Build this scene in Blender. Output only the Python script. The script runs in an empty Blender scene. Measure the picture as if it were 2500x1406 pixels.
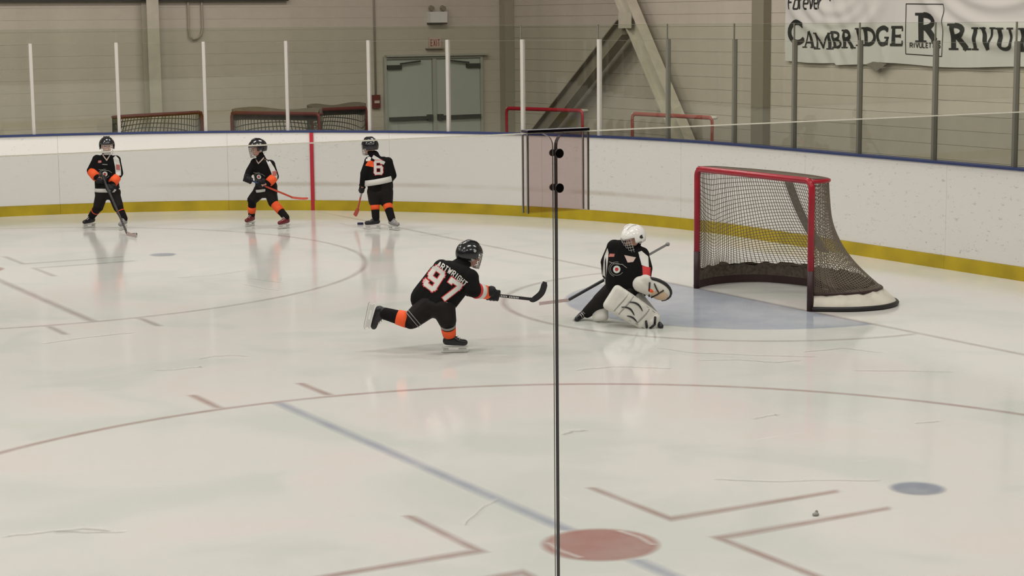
import bpy, bmesh, math, random
from mathutils import Vector, Matrix, Quaternion
from mathutils.bvhtree import BVHTree
random.seed(4)
sc = bpy.context.scene
COL = sc.collection
V = Vector
PI = math.pi

# ------------------------------------------------------------------ camera
CX, CY, CZ, YAW, PIT, ROL, FOC = -11.0, -14.613, 2.718, 0.51712, -0.14149, -0.00954, 4576.6
F_ = V((math.sin(YAW)*math.cos(PIT), math.cos(YAW)*math.cos(PIT), math.sin(PIT)))
R_ = V((math.cos(YAW), -math.sin(YAW), 0)); U_ = R_.cross(F_)
R2 = math.cos(ROL)*R_ + math.sin(ROL)*U_; U2 = -math.sin(ROL)*R_ + math.cos(ROL)*U_
cam_d = bpy.data.cameras.new('camera'); cam = bpy.data.objects.new('camera', cam_d); COL.objects.link(cam)
M = Matrix((R2, U2, -F_)).transposed().to_4x4(); M.translation = V((CX, CY, CZ)); cam.matrix_world = M
cam_d.sensor_width = 36.0; cam_d.lens = 36.0*FOC/2500.0; cam_d.clip_end = 200; cam_d.clip_start = .05
sc.camera = cam

# ------------------------------------------------------------------ world, ceiling lamps, exposure
w = bpy.data.worlds.new('world'); sc.world = w; w.use_nodes = True
w.node_tree.nodes['Background'].inputs[0].default_value = (1, .95, .88, 1)
w.node_tree.nodes['Background'].inputs[1].default_value = 0.0
sc.view_settings.view_transform = 'Standard'; sc.view_settings.look = 'None'
sc.view_settings.gamma = 1.0; sc.view_settings.use_curve_mapping = False
sc.view_settings.exposure = 0.0
LAMP_ROWS = [(-9.5, 209), (-3.2, 209), (3.2, 209), (9.3, 209)]
def lamp(x, y, z, sx, sy, power):
    l = bpy.data.lights.new('ceiling_lamp_light', 'AREA'); l.shape = 'RECTANGLE'; l.size = sx; l.size_y = sy
    l.energy = power; l.color = (1.0, .97, .925)
    o = bpy.data.objects.new('ceiling_lamp_light', l); COL.objects.link(o); o.location = (x, y, z)
    return o
for ry, pw in LAMP_ROWS:
    for rx in (-20, -14.5, -9, -3.5, 1.5):
        lamp(rx, ry, 7.35, 2.4, .5, pw)

# ------------------------------------------------------------------ materials
def nt(name):
    m = bpy.data.materials.new(name); m.use_nodes = True; t = m.node_tree
    return m, t, t.nodes['Principled BSDF']
def mat(name, col, rough=.6, metal=0, spec=.4, noise=0, nscale=8, bump=0, bscale=60):
    m, t, b = nt(name)
    b.inputs['Base Color'].default_value = (*col, 1); b.inputs['Roughness'].default_value = rough
    b.inputs['Metallic'].default_value = metal; b.inputs['Specular IOR Level'].default_value = spec
    tc = t.nodes.new('ShaderNodeTexCoord')
    if noise:
        n = t.nodes.new('ShaderNodeTexNoise'); n.inputs['Scale'].default_value = nscale; n.inputs['Detail'].default_value = 4
        t.links.new(tc.outputs['Object'], n.inputs['Vector'])
        r = t.nodes.new('ShaderNodeMapRange'); r.inputs[1].default_value = .3; r.inputs[2].default_value = .7
        r.inputs[3].default_value = 1-noise; r.inputs[4].default_value = 1+noise
        t.links.new(n.outputs['Fac'], r.inputs[0])
        x = t.nodes.new('ShaderNodeMix'); x.data_type = 'RGBA'; x.blend_type = 'MULTIPLY'; x.inputs[0].default_value = 1
        x.inputs[6].default_value = (*col, 1); t.links.new(r.outputs[0], x.inputs[7]); t.links.new(x.outputs[2], b.inputs['Base Color'])
    if bump:
        n2 = t.nodes.new('ShaderNodeTexNoise'); n2.inputs['Scale'].default_value = bscale
        t.links.new(tc.outputs['Object'], n2.inputs['Vector'])
        bp = t.nodes.new('ShaderNodeBump'); bp.inputs['Strength'].default_value = bump; bp.inputs['Distance'].default_value = .01
        t.links.new(n2.outputs['Fac'], bp.inputs['Height']); t.links.new(bp.outputs[0], b.inputs['Normal'])
    return m
def glass_mat(name, tint, ior=1.5, rough=.0):
    m, t, b = nt(name); t.nodes.remove(b)
    out = t.nodes['Material Output']
    tr = t.nodes.new('ShaderNodeBsdfTransparent'); tr.inputs[0].default_value = (*tint, 1)
    gl = t.nodes.new('ShaderNodeBsdfGlossy'); gl.inputs['Roughness'].default_value = rough
    # Schlick reflectance from the facing angle, the same on both faces of a pane
    lw = t.nodes.new('ShaderNodeLayerWeight'); lw.inputs['Blend'].default_value = .5
    pw = t.nodes.new('ShaderNodeMath'); pw.operation = 'POWER'; pw.inputs[1].default_value = 5; t.links.new(lw.outputs['Facing'], pw.inputs[0])
    f0 = ((ior-1)/(ior+1))**2
    fr = t.nodes.new('ShaderNodeMapRange'); fr.inputs[3].default_value = f0; fr.inputs[4].default_value = 1.0; t.links.new(pw.outputs[0], fr.inputs[0])
    mx = t.nodes.new('ShaderNodeMixShader')
    t.links.new(fr.outputs[0], mx.inputs[0]); t.links.new(tr.outputs[0], mx.inputs[1]); t.links.new(gl.outputs[0], mx.inputs[2])
    t.links.new(mx.outputs[0], out.inputs[0])
    return m
def N(t, typ, **k):
    n = t.nodes.new(typ)
    for a, b in k.items():
        try: n.inputs[a].default_value = b
        except Exception: setattr(n, a, b)
    return n
def ice_nodes(m, t, b, base, mottle=True):
    """polished painted ice: mottled white with fine skate scratches, smeared reflections"""
    tc = N(t, 'ShaderNodeTexCoord')
    b.inputs['IOR'].default_value = 1.31
    b.inputs['Specular IOR Level'].default_value = .5
    n1 = N(t, 'ShaderNodeTexNoise', Scale=.55, Detail=4); t.links.new(tc.outputs['Object'], n1.inputs['Vector'])
    rr = N(t, 'ShaderNodeMapRange'); rr.inputs[1].default_value = .3; rr.inputs[2].default_value = .7
    rr.inputs[3].default_value = .07; rr.inputs[4].default_value = .17
    t.links.new(n1.outputs['Fac'], rr.inputs[0]); t.links.new(rr.outputs[0], b.inputs['Roughness'])
    mp = N(t, 'ShaderNodeMapping'); mp.inputs['Scale'].default_value = (14, 1.6, 1); mp.inputs['Rotation'].default_value = (0, 0, .5)
    t.links.new(tc.outputs['Object'], mp.inputs['Vector'])
    n2 = N(t, 'ShaderNodeTexNoise', Scale=1.5, Detail=6); t.links.new(mp.outputs[0], n2.inputs['Vector'])
    bp = N(t, 'ShaderNodeBump', Strength=.12, Distance=.004); t.links.new(n2.outputs['Fac'], bp.inputs['Height'])
    t.links.new(bp.outputs[0], b.inputs['Normal'])
    if mottle:
        cr = N(t, 'ShaderNodeValToRGB')
        e = cr.color_ramp.elements; e[0].position = .36; e[0].color = (base[0]*.905, base[1]*.945, base[2]*.925, 1)
        e[1].position = .64; e[1].color = (base[0]*1.04, base[1]*.985, base[2]*.99, 1)
        k = e.new(.5); k.color = (*base, 1)
        n3 = N(t, 'ShaderNodeTexNoise', Scale=.8, Detail=3, Distortion=.6); t.links.new(tc.outputs['Object'], n3.inputs['Vector'])
        t.links.new(n3.outputs['Fac'], cr.inputs[0])
        # long thin pale skate cuts
        out = cr.outputs[0]
        for rot, sc_, thr in ((.35, (2.2, 60, 1), .715), (1.35, (60, 2.0, 1), .73), (-.6, (1.6, 70, 1), .735)):
            mp2 = N(t, 'ShaderNodeMapping'); mp2.inputs['Rotation'].default_value = (0, 0, rot); mp2.inputs['Scale'].default_value = sc_
            t.links.new(tc.outputs['Object'], mp2.inputs['Vector'])
            n4 = N(t, 'ShaderNodeTexNoise', Scale=.35, Detail=5, Roughness=.65); t.links.new(mp2.outputs[0], n4.inputs['Vector'])
            r4 = N(t, 'ShaderNodeMapRange'); r4.inputs[1].default_value = thr-.03; r4.inputs[2].default_value = thr+.05
            r4.inputs[3].default_value = 0; r4.inputs[4].default_value = .8
            t.links.new(n4.outputs['Fac'], r4.inputs[0])
            mx = N(t, 'ShaderNodeMix', data_type='RGBA'); t.links.new(r4.outputs[0], mx.inputs[0])
            t.links.new(out, mx.inputs[6]); mx.inputs[7].default_value = (.9, .89, .84, 1); out = mx.outputs[2]
        t.links.new(out, b.inputs['Base Color'])
    else:
        b.inputs['Base Color'].default_value = (*base, 1)
ICE = (.640, .628, .592)
def decal_mat(name, col, op):
    m, t, b = nt(name); ice_nodes(m, t, b, col, mottle=False)
    out = t.nodes['Material Output']
    at = N(t, 'ShaderNodeAttribute'); at.attribute_name = 'soft'
    tc = N(t, 'ShaderNodeTexCoord'); n = N(t, 'ShaderNodeTexNoise', Scale=3.0, Detail=3)
    t.links.new(tc.outputs['Object'], n.inputs['Vector'])
    r = N(t, 'ShaderNodeMapRange'); r.inputs[1].default_value = .3; r.inputs[2].default_value = .7
    r.inputs[3].default_value = op*.72; r.inputs[4].default_value = op*1.12
    t.links.new(n.outputs['Fac'], r.inputs[0])
    mu = N(t, 'ShaderNodeMath', operation='MULTIPLY'); t.links.new(at.outputs['Fac'], mu.inputs[0]); t.links.new(r.outputs[0], mu.inputs[1])
    tr = N(t, 'ShaderNodeBsdfTransparent'); mx = N(t, 'ShaderNodeMixShader')
    t.links.new(mu.outputs[0], mx.inputs[0]); t.links.new(tr.outputs[0], mx.inputs[1]); t.links.new(b.outputs[0], mx.inputs[2])
    t.links.new(mx.outputs[0], out.inputs[0])
    return m
def board_mat():
    m, t, b = nt('white_board_plastic')
    b.inputs['Roughness'].default_value = .42; b.inputs['Specular IOR Level'].default_value = .3
    tc = N(t, 'ShaderNodeTexCoord')
    base = (.665, .645, .615)
    # puck scuffs
    vo = N(t, 'ShaderNodeTexNoise', Scale=15.0, Detail=3, Roughness=.75); mp = N(t, 'ShaderNodeMapping'); mp.inputs['Scale'].default_value = (1, 1, 2.3)
    t.links.new(tc.outputs['Object'], mp.inputs['Vector']); t.links.new(mp.outputs[0], vo.inputs['Vector'])
    r = N(t, 'ShaderNodeMapRange'); r.inputs[1].default_value = .61; r.inputs[2].default_value = .675; r.inputs[3].default_value = 0; r.inputs[4].default_value = .5
    t.links.new(vo.outputs['Fac'], r.inputs[0])
    # more scuffs low on the boards and along the end
    big = N(t, 'ShaderNodeTexNoise', Scale=.45, Detail=2); t.links.new(tc.outputs['Object'], big.inputs['Vector'])
    rb = N(t, 'ShaderNodeMapRange'); rb.inputs[1].default_value = .38; rb.inputs[2].default_value = .75
    t.links.new(big.outputs['Fac'], rb.inputs[0])
    sx0 = N(t, 'ShaderNodeSeparateXYZ'); t.links.new(tc.outputs['Object'], sx0.inputs[0])
    ge = N(t, 'ShaderNodeMapRange'); ge.inputs[1].default_value = 2.6; ge.inputs[2].default_value = 3.1; ge.inputs[4].default_value = .85; t.links.new(sx0.outputs['X'], ge.inputs[0])
    mxm = N(t, 'ShaderNodeMath', operation='MAXIMUM'); t.links.new(rb.outputs[0], mxm.inputs[0]); t.links.new(ge.outputs[0], mxm.inputs[1])
    mu = N(t, 'ShaderNodeMath', operation='MULTIPLY'); t.links.new(r.outputs[0], mu.inputs[0]); t.links.new(mxm.outputs[0], mu.inputs[1])
    mx = N(t, 'ShaderNodeMix', data_type='RGBA'); mx.inputs[6].default_value = (*base, 1); mx.inputs[7].default_value = (.2, .21, .2, 1)
    t.links.new(mu.outputs[0], mx.inputs[0])
    # rubbed brownish streak at stick height
    sx = N(t, 'ShaderNodeSeparateXYZ'); t.links.new(tc.outputs['Object'], sx.inputs[0])
    d = N(t, 'ShaderNodeMath', operation='SUBTRACT'); d.inputs[1].default_value = .385; t.links.new(sx.outputs['Z'], d.inputs[0])
    ab = N(t, 'ShaderNodeMath', operation='ABSOLUTE'); t.links.new(d.outputs[0], ab.inputs[0])
    rs = N(t, 'ShaderNodeMapRange'); rs.inputs[1].default_value = .012; rs.inputs[2].default_value = .045; rs.inputs[3].default_value = .42; rs.inputs[4].default_value = 0
    t.links.new(ab.outputs[0], rs.inputs[0])
    ns = N(t, 'ShaderNodeTexNoise', Scale=1.1, Detail=3); t.links.new(tc.outputs['Object'], ns.inputs['Vector'])
    rn = N(t, 'ShaderNodeMapRange'); rn.inputs[1].default_value = .35; rn.inputs[2].default_value = .6
    t.links.new(ns.outputs['Fac'], rn.inputs[0])
    # the streak fades out on the end boards and past the corner on the side
    gx = N(t, 'ShaderNodeMapRange'); gx.inputs[1].default_value = 2.5; gx.inputs[2].default_value = 6.5; t.links.new(sx.outputs['Y'], gx.inputs[0])
    gy = N(t, 'ShaderNodeMapRange'); gy.inputs[1].default_value = -2.4; gy.inputs[2].default_value = -1.0; t.links.new(sx.outputs['X'], gy.inputs[0])
    m1 = N(t, 'ShaderNodeMath', operation='MULTIPLY'); t.links.new(rs.outputs[0], m1.inputs[0]); t.links.new(rn.outputs[0], m1.inputs[1])
    m2 = N(t, 'ShaderNodeMath', operation='MULTIPLY'); t.links.new(m1.outputs[0], m2.inputs[0]); t.links.new(gx.outputs[0], m2.inputs[1])
    m3 = N(t, 'ShaderNodeMath', operation='MULTIPLY'); t.links.new(m2.outputs[0], m3.inputs[0]); t.links.new(gy.outputs[0], m3.inputs[1])
    mx2 = N(t, 'ShaderNodeMix', data_type='RGBA'); t.links.new(m3.outputs[0], mx2.inputs[0]); t.links.new(mx.outputs[2], mx2.inputs[6])
    mx2.inputs[7].default_value = (.36, .30, .20, 1)
    t.links.new(mx2.outputs[2], b.inputs['Base Color'])
    return m

m_ice, _t, _b = nt('ice'); ice_nodes(m_ice, _t, _b, ICE)
d_red = decal_mat('faded_red_line_under_ice', (.36, .18, .155), .43)
d_redthin = decal_mat('faint_red_line_under_ice', (.30, .21, .185), .36)
d_spot = decal_mat('red_spot_under_ice', (.44, .20, .175), .62)
d_blue = decal_mat('blue_line_under_ice', (.30, .33, .47), .40)
d_crease = decal_mat('pale_blue_crease_under_ice', (.37, .42, .54), .52)
d_bdot = decal_mat('grey_blue_dot_under_ice', (.22, .26, .36), .6)
d_snow = decal_mat('shaved_snow_scratch', (.88, .87, .82), .42)
m_board = board_mat()
m_kick = mat('yellow_kick_plate', (.40, .29, .006), .45, noise=.18, nscale=3)
m_cap = mat('blue_cap_rail', (.022, .035, .115), .45)
m_redline = mat('red_goal_line_paint', (.42, .02, .035), .4)
m_post = mat('white_post_paint', (.46, .435, .40), .4)
m_postg = mat('grey_aluminium_post', (.13, .125, .10), .45)
g_far = glass_mat('rink_glass', (.93, .955, .92), 1.45)
g_far2 = glass_mat('rink_glass_upper', (.93, .955, .92), 1.3)
g_near = glass_mat('near_rink_glass', (.878, .882, .882), 1.45)
g_edge = mat('polished_glass_edge', (.62, .64, .58), .2)
_t = g_edge.node_tree; _tl = _t.nodes.new('ShaderNodeBsdfTranslucent'); _tl.inputs[0].default_value = (.98, .95, .88, 1)
_mx = _t.nodes.new('ShaderNodeMixShader'); _mx.inputs[0].default_value = .75
_t.links.new(_t.nodes['Principled BSDF'].outputs[0], _mx.inputs[1]); _t.links.new(_tl.outputs[0], _mx.inputs[2]); _t.links.new(_mx.outputs[0], _t.nodes['Material Output'].inputs[0])
g_thin = mat('dull_glass_edge', (.15, .155, .12), .3)
m_wall = mat('painted_block_beige', (.52, .455, .375), .7, noise=.05, nscale=2.5, bump=.25, bscale=40)
m_joint = mat('block_joint', (.34, .30, .24), .8)
m_conc = mat('dark_rubber_floor', (.10, .10, .09), .8, noise=.2)
m_ceil = mat('ceiling_white_foil', (.42, .40, .36), .6)
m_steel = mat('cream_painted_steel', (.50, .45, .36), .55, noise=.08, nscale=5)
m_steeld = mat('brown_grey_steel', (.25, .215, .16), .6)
m_corner = mat('corner_shade_beige', (.33, .29, .225), .7)  # wall beige darkened, corner shade put into the colour
m_pipe = mat('beige_painted_pipe', (.36, .315, .25), .6)
m_dark = mat('dark_trim', (.04, .035, .03), .6)
m_door = mat('pale_grey_green_door', (.45, .455, .40), .5)
m_frame = mat('door_frame_grey', (.40, .385, .33), .5)
m_hw = mat('dark_bronze_hardware', (.055, .055, .045), .45)
m_white = mat('white_plastic', (.62, .60, .54), .4)
m_whiteb = mat('bright_white', (.78, .77, .73), .4)
m_signred = mat('faded_red_sign', (.42, .12, .10), .5)
m_sign = mat('sign_pinkish_white', (.55, .42, .36), .5)
m_alarm = mat('red_alarm_box', (.16, .035, .03), .5)
m_netred = mat('red_goal_pipe', (.33, .008, .022), .28, noise=.12, nscale=6)
m_netdk = mat('dark_scuffed_pipe', (.032, .012, .012), .5)
m_oldred = mat('dull_red_pipe', (.13, .022, .018), .5)
m_fadedred = mat('faded_red_pipe', (.34, .09, .07), .5)
m_cordd = mat('grey_green_old_netting', (.11, .105, .08), .8)
m_cord = mat('net_cord', (.16, .13, .095), .8)
m_mesh = mat('dark_netting_skirt', (.085, .065, .05), .85, noise=.4, nscale=30)
m_strap = mat('grey_netting_fold', (.17, .15, .12), .8, noise=.2, nscale=30)
m_skirt = mat('cream_base_padding', (.62, .575, .49), .6, noise=.12, nscale=7)
m_black = mat('black_steel', (.012, .011, .012), .5)
m_tarp = mat('brown_grey_tarpaulin', (.17, .14, .10), .7, noise=.12)
m_skin = mat('skin', (.50, .27, .20), .55)
m_jersey = mat('black_jersey', (.004, .0035, .004), .85, spec=.15, bump=.9, bscale=9)
m_pants = mat('black_pants_nylon', (.006, .004, .004), .65, spec=.2, bump=.9, bscale=10)
m_sock = mat('black_sock', (.007, .005, .006), .9, spec=.15)
m_shade = mat('dark_brown_seating_side', (.07, .06, .05), .9)
m_orange = mat('bright_orange_knit', (.85, .10, .018), .7)
m_jwhite = mat('white_jersey_cloth', (.62, .60, .56), .7)
m_jred = mat('red_print', (.55, .03, .03), .6)
m_pad = mat('white_goalie_leather', (.60, .58, .52), .45, noise=.08, nscale=8)
m_padg = mat('grey_goalie_leather', (.30, .295, .27), .5)
m_tan = mat('tan_leather', (.52, .38, .26), .5)
m_helm = mat('glossy_black_helmet', (.010, .010, .012), .18, spec=.6)
m_helmw = mat('glossy_white_mask', (.78, .76, .72), .15, spec=.6)
m_wire = mat('steel_cage_wire', (.45, .44, .42), .3, metal=.8)
m_glove = mat('black_hockey_glove', (.007, .007, .009), .6, spec=.25)
m_boot = mat('black_skate_boot', (.012, .011, .014), .3)
m_bootred = mat('dark_red_skate_boot', (.14, .012, .016), .3)
m_bootgrey = mat('grey_silver_skate_boot', (.24, .23, .22), .35)
m_holder = mat('white_blade_holder', (.60, .58, .55), .35)
m_blade = mat('steel_runner', (.45, .44, .42), .25, metal=1)
m_stk = mat('black_stick_shaft', (.016, .015, .018), .35)
m_stkred = mat('orange_red_stick', (.50, .06, .03), .35)
m_stkblue = mat('blue_stick_shaft', (.03, .07, .16), .35)
m_stkgrey = mat('grey_blue_stick_shaft', (.25, .26, .30), .35)
m_stkpink = mat('pale_pink_stick_blade', (.46, .36, .34), .5)
m_puck = mat('black_rubber_puck', (.008, .008, .012), .6)
m_puckb = mat('dark_blue_rubber_puck', (.015, .018, .07), .6)
m_cloth = mat('white_banner_cloth', (.62, .585, .545), .85)
m_print = mat('black_banner_print', (.018, .018, .016), .7)
m_clip = glass_mat('smoky_clear_plastic', (.915, .875, .87), 1.3)
m_clipe = mat('dull_plastic_edge', (.27, .26, .235), .35)
m_clipr = mat('pale_plastic_edge', (.44, .41, .38), .35)
m_purple = mat('dark_purple_gasket', (.035, .022, .05), .5)
m_lamp = mat('lamp_housing', (.5, .5, .48), .5)

# ------------------------------------------------------------------ object helpers
def tag(o, label=None, cat=None, group=None, kind=None):
    if label: o['label'] = label
    if cat: o['category'] = cat
    if group: o['group'] = group
    if kind: o['kind'] = kind
    return o
def empty(name, loc=(0, 0, 0), rz=0, **k):
    o = bpy.data.objects.new(name, None); COL.objects.link(o); o.location = loc; o.rotation_euler = (0, 0, rz)
    o.empty_display_size = .2
    return tag(o, **k)
def link(name, me, m, parent=None, smooth=False):
    if m is not None and not me.materials: me.materials.append(m)
    if smooth:
        for p in me.polygons: p.use_smooth = True
    o = bpy.data.objects.new(name, me); COL.objects.link(o)
    if parent is not None: o.parent = parent
    return o
class MB:
    """collects simple shapes into one mesh"""
    def __init__(s): s.v = []; s.f = []
    def add(s, vs, fs):
        n = len(s.v); s.v += [tuple(a) for a in vs]; s.f += [tuple(i+n for i in f) for f in fs]; return s
    def box(s, lo, hi):
        x0, y0, z0 = lo; x1, y1, z1 = hi
        return s.add([(x0,y0,z0),(x1,y0,z0),(x1,y1,z0),(x0,y1,z0),(x0,y0,z1),(x1,y0,z1),(x1,y1,z1),(x0,y1,z1)],
            [(0,3,2,1),(4,5,6,7),(0,1,5,4),(1,2,6,5),(2,3,7,6),(3,0,4,7)])
    def obox(s, A, B, up, w, h):
        """box along A-B, width w across, height h along up"""
        A = V(A); B = V(B); d = (B-A).normalized(); up = V(up); up = (up-d*up.dot(d)).normalized(); r = d.cross(up)
        vs = [P+r*a*w/2+up*b*h/2 for P in (A, B) for a, b in ((-1,-1),(1,-1),(1,1),(-1,1))]
        return s.add(vs, [(0,1,2,3),(7,6,5,4),(0,4,5,1),(1,5,6,2),(2,6,7,3),(3,7,4,0)])
    def tube(s, pts, r, n=8, closed=False, radii=None):
        pts = [V(p) for p in pts]; k = len(pts); rings = []; prev = None
        for i, p in enumerate(pts):
            a = pts[(i-1) % k] if (closed or i) else p; b = pts[(i+1) % k] if (closed or i < k-1) else p
            d = (b-a).normalized()
            if prev is None: q = d.orthogonal().normalized()
            else:
                q = prev-d*prev.dot(d); q = q.normalized() if q.length > 1e-6 else d.orthogonal().normalized()
            prev = q; c = d.cross(q); rr = radii[i] if radii else r
            rings.append([p+(q*math.cos(t)+c*math.sin(t))*rr for t in [2*PI*j/n for j in range(n)]])
        vs = [x for R in rings for x in R]; fs = []
        for i in range(k if closed else k-1):
            i2 = (i+1) % k
            for j in range(n): fs.append((i*n+j, i*n+(j+1) % n, i2*n+(j+1) % n, i2*n+j))
        if not closed: fs += [tuple(range(n-1, -1, -1)), tuple((k-1)*n+j for j in range(n))]
        return s.add(vs, fs)
    def ball(s, c, r, rot=None, u=14, v=9):
        c = V(c); r = V((r, r, r)) if not hasattr(r, '__len__') else V(r); vs = []; fs = []
        for i in range(v+1):
            th = PI*i/v
            for j in range(u):
                ph = 2*PI*j/u; q = V((r.x*math.sin(th)*math.cos(ph), r.y*math.sin(th)*math.sin(ph), r.z*math.cos(th)))
                if rot is not None: q = rot @ q
                vs.append(c+q)
        for i in range(v):
            for j in range(u): fs.append((i*u+j, (i+1)*u+j, (i+1)*u+(j+1) % u, i*u+(j+1) % u))
        return s.add(vs, fs)
    def cap(s, A, B, ra, rb=None, n=12):
        """tapered capsule"""
        A = V(A); B = V(B); rb = ra if rb is None else rb; d = B-A; L = d.length
        if L < 1e-5: return s.ball(A, max(ra, rb))
        d /= L; pts = []; rad = []
        for t in (-1, -.92, -.7, -.38, 0): pts.append(A+d*ra*t); rad.append(ra*math.sqrt(max(0, 1-t*t))+1e-4)
        for t in (0, .38, .7, .92, 1): pts.append(B+d*rb*t); rad.append(rb*math.sqrt(max(0, 1-t*t))+1e-4)
        return s.tube(pts, 0, n, radii=rad)
    def disc(s, c, nrm, r, h, n=20):
        nrm = V(nrm).normalized(); return s.tube([V(c), V(c)+nrm*h], r, n)
    def mesh(s, name):
        me = bpy.data.meshes.new(name); me.from_pydata(s.v, [], s.f); me.update(); return me
    def build(s, name, m, parent=None, smooth=False): return link(name, s.mesh(name), m, parent, smooth)
def fixnormals(me):
    bm = bmesh.new(); bm.from_mesh(me); bmesh.ops.recalc_face_normals(bm, faces=bm.faces); bm.to_mesh(me); bm.free()
def solid(name, mb, m, parent, vox=.012, sm=5):
    """joins overlapping shapes into one continuous smooth surface"""
    me = mb.mesh(name+'_src'); fixnormals(me)
    o = bpy.data.objects.new('tmp', me); COL.objects.link(o)
    r = o.modifiers.new('r', 'REMESH'); r.mode = 'VOXEL'; r.voxel_size = vox; r.use_smooth_shade = True
    if sm:
        s = o.modifiers.new('s', 'SMOOTH'); s.iterations = sm; s.factor = .5
    dg = bpy.context.evaluated_depsgraph_get(); me2 = bpy.data.meshes.new_from_object(o.evaluated_get(dg))
    bpy.data.objects.remove(o); bpy.data.meshes.remove(me); me2.name = name; me2.materials.clear()
    return link(name, me2, m, parent, True)

# skate cuts on the ice: (width, points)
SCR = [(0.05, [(-8.56, -4.74), (-8.44, -4.76), (-8.29, -4.79), (-8.14, -4.9), (-7.95, -5.01)]), (0.09, [(-8.29, -4.79), (-8.14, -4.83), (-8.02, -4.95)]), (0.06, [(-6.25, -0.47), (-6.08, -0.56), (-5.94, -0.54), (-5.84, -0.55)]), (0.07, [(-5.78, -0.21), (-5.61, -0.14), (-5.46, -0.2), (-5.35, -0.31)]), (0.05, [(-3.81, 3.79), (-3.77, 3.54), (-3.73, 3.3), (-3.64, 3.13)]), (0.05, [(-3.57, 4.16), (-3.49, 3.88), (-3.4, 3.66)]), (0.12, [(-4.72, -4.21), (-4.6, -4.17), (-4.48, -4.18)]), (0.04, [(-6.34, -5.86), (-6.1, -5.61), (-5.89, -5.45)]), (0.04, [(-3.36, -4.5), (-3.2, -4.44), (-3.1, -4.47)]), (0.05, [(-2.38, -2.44), (-2.08, -2.59), (-1.88, -2.87), (-1.66, -2.9)]), (0.06, [(-2.33, -1.79), (-2.18, -2.16), (-1.83, -2.53), (-1.46, -2.85)]), (0.05, [(-1.62, -3.45), (-1.3, -3.66), (-0.99, -3.92)]), (0.04, [(-4.58, -5.72), (-4.28, -5.96), (-3.97, -6.12), (-3.75, -6.27)]), (0.05, [(-2.52, -5.17), (-2.3, -5.21)]), (0.06, [(-4.22, 4.67), (-3.81, 4.63), (-3.35, 4.82)]), (0.08, [(-0.42, 8.73), (-0.43, 7.81), (0.25, 8.07)]), (0.1, [(-0.21, 6.79), (0.25, 6.76)]), (0.06, [(-6.66, 1.24), (-6.26, 1.36), (-5.77, 1.38)]), (0.05, [(-1.43, -2.6), (-1.02, -2.63), (-0.89, -2.99)]), (0.05, [(-3.44, -2.29), (-3.08, -2.31), (-2.75, -2.63)])]
# joint positions of the figures in metres, each in the frame of its own feet
S1= ((-3.266, 10.008, 0.0), -0.3044, {'head': (0.021, -0.14, 1.116), 'neck': (0.011, -0.12, 0.983), 'chest': (-0.005, -0.12, 0.846), 'pelvis': (0.005, -0.12, 0.554), 'shR': (-0.114, -0.12, 0.931), 'shL': (0.132, -0.1, 0.918), 'elR': (-0.201, -0.12, 0.785), 'elL': (0.168, -0.12, 0.743), 'wrR': (-0.123, -0.24, 0.699), 'wrL': (0.071, -0.24, 0.612), 'glR': (-0.044, -0.29, 0.685), 'glL': (0.026, -0.29, 0.557), 'hiR': (-0.067, -0.12, 0.49), 'hiL': (0.083, -0.12, 0.486), 'knR': (-0.123, -0.1, 0.297), 'knL': (0.14, -0.2, 0.293), 'ftR': (-0.222, 0.122, 0.0), 'ftL': (0.208, -0.274, 0.0), 'st0': (-0.063, -0.28, 0.75), 'st1': (0.232, -1.019, 0.03), 'bl': (0.347, -1.3, 0.03), 'logo': (-0.02, -0.3, 0.745), 'puck': (0.325, -1.018, 0.0)})
S2= ((-1.402, 8.905, 0.0), -0.3875, {'head': (-0.113, -0.0, 1.058), 'neck': (-0.073, -0.0, 0.92), 'chest': (-0.044, -0.0, 0.782), 'pelvis': (-0.013, -0.0, 0.538), 'shL': (0.05, -0.12, 0.844), 'shR': (-0.151, 0.08, 0.855), 'elL': (0.105, -0.15, 0.686), 'elR': (-0.231, -0.0, 0.741), 'wrL': (0.016, -0.2, 0.604), 'wrR': (-0.264, -0.08, 0.688), 'glL': (-0.082, -0.2, 0.584), 'glR': (-0.248, -0.2, 0.664), 'hiL': (0.041, -0.05, 0.486), 'hiR': (-0.091, 0.05, 0.48), 'knL': (0.074, -0.1, 0.335), 'knR': (-0.204, 0.05, 0.361), 'ftL': (0.239, -0.259, 0.0), 'ftR': (-0.22, 0.153, 0.0), 'st0': (-0.291, -0.2, 0.682), 'st1': (0.332, -0.15, 0.401), 'bl': (0.541, -0.1, 0.38), 'logo': (-0.107, -0.2, 0.678)})
S3= ((-0.248, 7.804, 0.0), -0.4472, {'head': (-0.125, -0.0, 1.091), 'neck': (-0.062, -0.0, 0.965), 'chest': (-0.012, 0.0, 0.807), 'pelvis': (0.0, 0.0, 0.579), 'shL': (-0.134, -0.06, 0.9), 'shR': (0.109, 0.02, 0.88), 'elL': (-0.202, -0.06, 0.739), 'elR': (0.166, 0.08, 0.7), 'wrL': (-0.227, 0.0, 0.593), 'wrR': (0.094, 0.2, 0.582), 'glL': (-0.239, 0.05, 0.524), 'glR': (0.039, 0.25, 0.568), 'hiL': (-0.077, 0.0, 0.493), 'hiR': (0.075, 0.0, 0.491), 'knL': (-0.074, 0.0, 0.362), 'knR': (0.083, -0.0, 0.349), 'ftL': (-0.065, -0.04, 0.0), 'ftR': (0.145, -0.172, 0.0), 'st0': (-0.204, 0.0, 0.647), 'st1': (-0.31, 0.5, 0.207), 'bl': (-0.352, 0.62, 0.118), 'puck': (-0.276, 0.556, 0.0)})
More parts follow.
